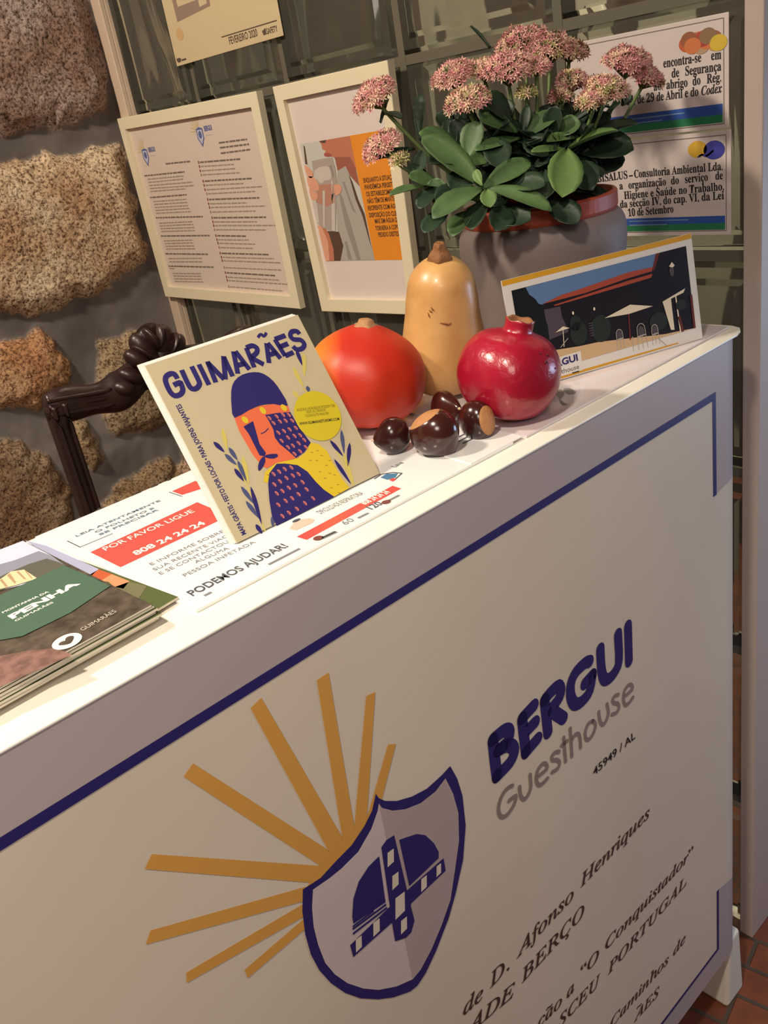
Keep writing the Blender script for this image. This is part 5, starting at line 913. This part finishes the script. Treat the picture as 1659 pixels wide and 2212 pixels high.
LFS = [([(-0.2001,0.1724,0.2007),(-0.2660,0.1839,0.1897)], 105, 0), ([(-0.1993,0.1717,0.2005),(-0.1765,0.1045,0.1773)], 95, 0), ([(-0.2001,0.1724,0.2007),(-0.1445,0.1524,0.2190)], 85, 0), ([(-0.2006,0.1739,0.2025),(-0.2157,0.2336,0.2598)], 128, 0), ([(-0.2040,0.1706,0.2043),(-0.1990,0.1822,0.2189)], 36, 2), ([(-0.2038,0.1652,0.2000),(-0.2176,0.1499,0.1861)], 60, 2),
       ([(-0.1038,0.1358,0.2225),(-0.1641,0.0991,0.1852)], 130, 2), ([(-0.0987,0.1383,0.2219),(-0.0656,0.0985,0.2355)], 95, 2), ([(-0.0642,0.1419,0.2273),(-0.0289,0.0971,0.2354)], 120, 1), ([(-0.1006,0.1396,0.2213),(-0.1435,0.1495,0.2276)], 42, 2), ([(-0.0778,0.1398,0.2290),(-0.1178,0.1475,0.2354)], 62, 2), ([(-0.0700,0.1545,0.2168),(-0.0478,0.0914,0.2116)], 140, 1), ([(-0.0776,0.1394,0.2045),(-0.0918,0.1010,0.1917)], 70, 1),
       ([(-0.1166,0.1867,0.2437),(-0.1560,0.2036,0.2666)], 100, 0), ([(-0.1172,0.1841,0.2385),(-0.1769,0.1968,0.2383)], 60, 0), ([(-0.1147,0.1843,0.2422),(-0.1027,0.1836,0.2697)], 44, 1), ([(-0.1156,0.1826,0.2381),(-0.0818,0.1609,0.2597)], 80, 0), ([(-0.1149,0.1819,0.2380),(-0.1222,0.1419,0.2197)], 120, 1), ([(-0.1764,0.2117,0.2282),(-0.1574,0.2099,0.2635)], 90, 0), ([(-0.1734,0.2194,0.2334),(-0.2048,0.2481,0.2636)], 110, 0),
       ([(-0.1818,0.2730,0.2533),(-0.1625,0.2848,0.3003)], 55, 1), ([(-0.2227,0.2309,0.2093),(-0.2671,0.2406,0.2130)], 48, 0), ([(-0.2118,0.2209,0.2072),(-0.2431,0.2348,0.2239)], 78, 0), ([(-0.2165,0.2106,0.1830),(-0.2581,0.2085,0.1703)], 80, 1), ([(-0.2104,0.1833,0.1809),(-0.2526,0.1740,0.1670)], 85, 0), ([(-0.1955,0.1645,0.1693),(-0.1942,0.1203,0.1678)], 110, 1), ([(-0.1479,0.1296,0.1752),(-0.1560,0.0903,0.1570)], 105, 1),
       ([(-0.2088,0.2395,0.2190),(-0.2307,0.2497,0.2304)], 60, 1), ([(-0.1952,0.2571,0.2437),(-0.2245,0.2408,0.2238)], 60, 1), ([(-0.1931,0.2711,0.2465),(-0.2427,0.2820,0.2451)], 52, 1), ([(-0.2023,0.3023,0.2873),(-0.2022,0.2767,0.2800)], 56, 1), ([(-0.1886,0.3061,0.3007),(-0.2162,0.2948,0.2796)], 16, 1), ([(-0.0778,0.1383,0.1538),(-0.0392,0.1294,0.1678)], 120, 1), ([(-0.1583,0.1733,0.2116),(-0.1651,0.1481,0.1953)], 110, 1), ([(-0.1224,0.1642,0.2092),(-0.1643,0.1644,0.2000)], 110, 1),
       ([(-0.0264,0.1464,0.2389),(0.0118,0.1312,0.2655)], 26, 1), ([(-0.0384,0.2821,0.3341),(-0.0438,0.3027,0.3619)], 18, 1), ([(-0.0160,0.1394,0.2533),(-0.0487,0.1499,0.2625)], 60, 1), ([(-0.2217,0.2179,0.1884),(-0.2206,0.2195,0.2168)], 80, 0), ([(-0.0017,0.1335,0.2509),(0.0052,0.1271,0.2617)], 40, 1), ([(-0.1700,0.2347,0.2402),(-0.1591,0.2501,0.2697)], 60, 1), ([(-0.1437,0.1940,0.2310),(-0.1905,0.1937,0.2262)], 70, 0), ([(-0.0869,0.1805,0.2380),(-0.1037,0.1889,0.2533)], 90, 1), ([(-0.0459,0.1596,0.2345),(-0.0345,0.1656,0.2605)], 90, 1), ([(-0.1184,0.2249,0.2463),(-0.0968,0.2389,0.2761)], 100, 1), ([(-0.0616,0.1840,0.2305),(-0.0530,0.1979,0.2663)], 110, 1), ([(-0.2011,0.1734,0.1889),(-0.2404,0.1583,0.1692)], 85, 1), ([(-0.1854,0.1551,0.1792),(-0.2229,0.1407,0.1632)], 95, 1), ([(-0.2004,0.1945,0.2018),(-0.2441,0.1981,0.1959)], 100, 1), ([(-0.1926,0.2152,0.2240),(-0.2246,0.2183,0.2334)], 110, 1), ([(-0.1859,0.1992,0.2178),(-0.2219,0.1917,0.2035)], 110, 1), ([(-0.1716,0.1615,0.1971),(-0.1653,0.1216,0.1979)], 100, 1),
       ([(-0.1307,0.1475,0.2054),(-0.1653,0.1206,0.1841)], 110, 1), ([(-0.0911,0.1374,0.2065),(-0.1138,0.1001,0.1838)], 110, 1), ([(-0.1417,0.1996,0.2433),(-0.1742,0.1698,0.2200)], 105, 1), ([(-0.0889,0.1601,0.2364),(-0.0785,0.1354,0.2448)], 90, 0), ([(-0.1495,0.2491,0.2570),(-0.1609,0.2624,0.2763)], 80, 1), ([(-0.0410,0.1450,0.2283),(-0.0225,0.1430,0.2504)], 90, 1), ([(-0.1087,0.2085,0.2559),(-0.1023,0.2165,0.2783)], 80, 1), ([(-0.1409,0.2311,0.2501),(-0.1425,0.2403,0.2757)], 80, 1), ([(-0.2171,0.2186,0.2080),(-0.2518,0.2173,0.1941)], 80, 1)]
for (b_, t_), w, mi in LFS: leaf(b_, t_, w * PX, RND.uniform(-.25, .25), RND.uniform(.05, .22), mi)
PC = PB + Vector((0, 0, .20))
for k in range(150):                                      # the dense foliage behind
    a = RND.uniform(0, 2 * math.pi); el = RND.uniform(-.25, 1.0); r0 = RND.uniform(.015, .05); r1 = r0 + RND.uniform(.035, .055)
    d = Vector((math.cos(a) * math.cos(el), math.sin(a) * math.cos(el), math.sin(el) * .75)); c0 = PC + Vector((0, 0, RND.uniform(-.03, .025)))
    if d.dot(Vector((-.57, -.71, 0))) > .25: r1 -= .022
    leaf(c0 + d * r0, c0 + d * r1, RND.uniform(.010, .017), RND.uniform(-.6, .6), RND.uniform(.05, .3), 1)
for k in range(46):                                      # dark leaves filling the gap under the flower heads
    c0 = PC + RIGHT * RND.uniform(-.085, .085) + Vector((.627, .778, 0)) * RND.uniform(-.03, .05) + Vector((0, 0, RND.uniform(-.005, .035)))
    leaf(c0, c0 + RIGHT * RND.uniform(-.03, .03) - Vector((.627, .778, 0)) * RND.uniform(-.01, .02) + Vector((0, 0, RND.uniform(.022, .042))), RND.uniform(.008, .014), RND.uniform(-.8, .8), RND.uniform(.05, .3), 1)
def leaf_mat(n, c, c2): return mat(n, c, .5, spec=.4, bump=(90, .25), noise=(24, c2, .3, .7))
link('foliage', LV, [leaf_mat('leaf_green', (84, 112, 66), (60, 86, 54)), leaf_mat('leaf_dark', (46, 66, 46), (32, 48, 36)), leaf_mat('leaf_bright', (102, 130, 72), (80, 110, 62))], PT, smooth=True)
# flower heads: domes of tiny stars
PINK = [mat('petal_pink', (230, 178, 170), .6), mat('petal_rose', (216, 144, 150), .6), mat('petal_cream', (236, 206, 176), .6), mat('petal_green', (186, 184, 122), .6), mat('bud_green', (100, 108, 60), .6), mat('bud_brown', (124, 78, 62), .6)]
def umbel(R, n, weights, seed, flat_=.62):
    r = random.Random(seed); bm = bmesh.new()
    for k in range(n):
        t = (k + .5) / n; ph = math.acos(1 - t * 1.12); th = k * 2.39996
        ph += r.uniform(-.08, .08); lump = 1 + .10 * math.sin(3 * th + seed) * math.sin(ph * 3)
        d = Vector((math.sin(ph) * math.cos(th), math.sin(ph) * math.sin(th), math.cos(ph) * flat_)); p = d * R * lump * r.uniform(.90, 1.04)
        nn = (Vector((d.x, d.y, d.z * 1.3)) + Vector((r.uniform(-.3, .3), r.uniform(-.3, .3), r.uniform(-.2, .3)))).normalized()
        mi = r.choices(range(6), weights)[0]; q = Vector((0, 0, 1)).rotation_difference(nn).to_matrix(); s = r.uniform(.0034, .0047)
        c = bm.verts.new(p - nn * .0012); sp = r.uniform(0, 6)
        for j in range(5):
            a = sp + j * 1.2566; e = [q @ Vector((math.cos(a + da) * rr * s, math.sin(a + da) * rr * s, h * s)) + p for da, rr, h in ((-.42, .55, .10), (0, 1.15, .42), (.42, .55, .10))]
            v = [bm.verts.new(x) for x in e]; bm.faces.new((c, v[0], v[1], v[2])).material_index = mi
        tp = p + nn * s * .55
        for a in range(3):           # stamens / ovary cone
            b1 = q @ Vector((math.cos(a * 2.09) * .22 * s, math.sin(a * 2.09) * .22 * s, 0)) + p; b2 = q @ Vector((math.cos(a * 2.09 + 2.09) * .22 * s, math.sin(a * 2.09 + 2.09) * .22 * s, 0)) + p
            bm.faces.new([bm.verts.new(x) for x in (b1, b2, tp)]).material_index = mi if r.random() < .55 else (1 if r.random() < .5 else 5)
        if k % 3 == 0: tube(bm, [Vector((0, 0, -R * .55)), p * .55 + Vector((0, 0, -R * .12)), p - nn * .001], [.0011, .0008, .0006], 4, 4, caps=False)
        if r.random() < .35: bmesh.ops.create_icosphere(bm, subdivisions=1, radius=.0016, matrix=Matrix.Translation(p * .9)); 
    me = bpy.data.meshes.new('flower_head'); bm.to_mesh(me); bm.free()
    for m_ in PINK: me.materials.append(m_)
    return me
WP = [6, 2.5, 2, .1, .1, .2]; WC = [3, 1, 4, .8, .3, .6]; WG = [.2, .1, 2, 6, 2, .3]; WB = [2, 1, 3, 1.2, 1.2, 2.2]
UM = {}
ST = bmesh.new()
HEADS = [([(-0.2176,0.2990,0.3089)], 104, WP, -.55, 170), ([(-0.2297,0.2863,0.2584)], 92, WP, -.5, 130), ([(-0.2290,0.2615,0.2411)], 44, WG, -.2, 50), ([(-0.1261,0.2641,0.3151)], 102, WP, -.25, 160), ([(-0.1546,0.2220,0.2881)], 100, WC, -.15, 160), ([(-0.0989,0.2418,0.3145)], 80, WC, 0, 110), ([(-0.0958,0.2102,0.3128)], 120, WP, 0, 190),
         ([(-0.0234,0.2432,0.3364)], 128, WP, 0, 200), ([(-0.0125,0.2142,0.3260)], 112, WC, .1, 170), ([(0.0114,0.2046,0.3184)], 84, WB, .2, 110), ([(-0.0932,0.1909,0.2834)], 46, WG, 0, 50), ([(-0.0325,0.1727,0.2876)], 78, WB, .2, 90), ([(-0.0735,0.1887,0.3068)], 62, WP, .1, 80), ([(0.0250,0.1392,0.2976)], 110, WP, .2, 170), ([(0.0373,0.1251,0.2783)], 84, WP, .4, 120), ([(-0.0406,0.1226,0.2752)], 98, WC, .25, 140), ([(-0.0645,0.1295,0.2660)], 70, WC, -.2, 90), ([(-0.0544,0.1754,0.2741)], 56, WB, 0, 60)]
for k, (p, rpx, wt, lean, n) in enumerate(HEADS):
    p = Vector(p[0]); R_ = rpx * .434 * .00056
    me = umbel(R_, n, wt, 11 + k); o = bpy.data.objects.new('flower_head', me); COL.objects.link(o); o.parent = PT
    axd = UP + RIGHT * lean - Vector((.57, .71, 0)) * .30
    o.matrix_local = iv @ axis_mtx(p - axd.normalized() * R_ * .25, axd, k)
    base = PC + Vector((RIGHT.x, RIGHT.y, 0)) * ((p - PC).dot(RIGHT) * .25) + Vector((0, 0, -.03)); mid = (p - axd.normalized() * R_ * .8); h_ = base.lerp(mid, .55) + Vector((0, 0, -.012))
    tube(ST, [iv @ q for q in crom([base, h_, mid, p - axd.normalized() * R_ * .35], 5, closed=False) for q in [Vector(q)]], .0021, 7)
link('stems', ST, mat('stem_green', (96, 118, 66), .5), PT, smooth=True)

# ================================================================ carved wooden chair behind the counter
CX, CYY = -.325, .75
CHR = root('wooden_chair', (CX, CYY - .2, -1.1), 'dark carved wooden chair with open back standing in front of the stone wall', 'chair')
ci = CHR.matrix_world.inverted(); WOOD = mat('dark_wood', (46, 25, 23), .4, coat=.1, noise=(18, (32, 18, 18), .35, .7))
rail = [(-0.5052,-0.0099),(-0.4882,-0.0127),(-0.4496,-0.0192),(-0.4172,-0.0235),(-0.3906,-0.0215)]; post = [(-0.4897,-0.0174),(-0.4929,-0.0427),(-0.4945,-0.1048),(-0.4961,-0.1780)]; crest = [(-0.4005,-0.0074),(-0.3785,0.0071),(-0.3538,0.0156)]
def c3(p, dy=0.0): return ci @ Vector((p[0], CYY + dy, p[1]))
def mir(p): return (2 * CX - p[0], p[1])
px0 = sum(p[0] for p in post) / len(post)
for s in (0, 1):
    bm = bmesh.new(); x = px0 if s == 0 else 2 * CX - px0; zt = rail[1][1]
    pts = [(x, CYY + .0, zt + .004), (x, CYY, zt - .05), (x, CYY - .006, zt - .3), (x, CYY - .03, -.66), (x, CYY - .02, -.80), (x, CYY + .03, -1.1)]
    P = [ci @ Vector(p) for p in crom(pts, 5, closed=False)]
    tube(bm, P, .0185, 4, flat=1.0, up=(1, 1, 0)); 
    link('back_post', bm, WOOD, CHR, bevel=.004)
    bm = bmesh.new()
    for o_ in (-.008, .008): tube(bm, [p + Vector((o_, -.0165, 0)) for p in P[:16]], .004, 8)
    link('post_moulding', bm, WOOD, CHR, smooth=True)
bm = bmesh.new()
half = crom(rail + [(CX - .035, rail[-1][1] + .012)], 4, closed=False); full = half + [mir(p) for p in half[::-1]]
rr = [.0185 + .006 * math.sin(math.pi * min(1, i / (len(half) - 1)) * 2.0) ** 2 + .008 * (i / len(half)) for i in range(len(half))]; rr = rr + rr[::-1]
tube(bm, [c3(p) for p in full], rr, 12, flat=.62, up=(0, 1, 0)); link('top_rail', bm, WOOD, CHR, smooth=True)
for part in (full[:14], full[-14:]):
    bm = bmesh.new()
    for o_ in (-.010, 0.001, .011): tube(bm, [c3((p[0], p[1] + o_), -.012) for p in part], .0036, 8)
    link('rail_moulding', bm, WOOD, CHR, smooth=True)
bm = bmesh.new(); zc = rail[-1][1]                       # carved crest: leaves and a shell
def blob(x, z, rx, rz, rot=0, dy=-.006):
    for sx in (-1, 1):
        m_ = Matrix.Translation(c3((CX + sx * x, zc + z), dy)) @ Matrix.Rotation(sx * rot, 4, 'Y') @ Matrix.Diagonal((rx, .017, rz, 1))
        bmesh.ops.create_icosphere(bm, subdivisions=3, radius=1, matrix=m_)
blob(0, .062, .024, .020); blob(.016, .050, .018, .026, .5); blob(.030, .034, .014, .026, .8, -.010); blob(.012, .028, .020, .030, .2, -.004); blob(.048, .016, .013, .022, 1.0, -.008); blob(.066, .004, .013, .018, 1.2, -.010); blob(0, .004, .034, .020); blob(.006, .060, .007, .020, .35, -.016); blob(.024, .044, .005, .020, .7, -.018)
link('carved_crest', bm, WOOD, CHR, smooth=True)
bm = bmesh.new(); tube(bm, [c3((CX - .17, -.58)), c3((CX + .17, -.58))], .018, 10, flat=.7, up=(0, 1, 0)); link('lower_rail', bm, WOOD, CHR, smooth=True)
bm = bmesh.new(); box(bm, (-.19, -.21, .42), (.19, .20, .455)); link('seat_frame', bm, WOOD, CHR, bevel=.01)
bm = bmesh.new(); box(bm, (-.17, -.195, .45), (.17, .17, .485)); link('seat_cushion', bm, mat('seat_leather', (70, 40, 32), .5), CHR, bevel=.015)
for sx in (-1, 1):
    bm = bmesh.new(); tube(bm, crom([(sx * .165, -.18, .43), (sx * .175, -.195, .30), (sx * .165, -.18, .12), (sx * .172, -.20, 0)], 5, closed=False), [.022 - .0006 * k for k in range(16)], 10); link('front_leg', bm, WOOD, CHR, smooth=True)
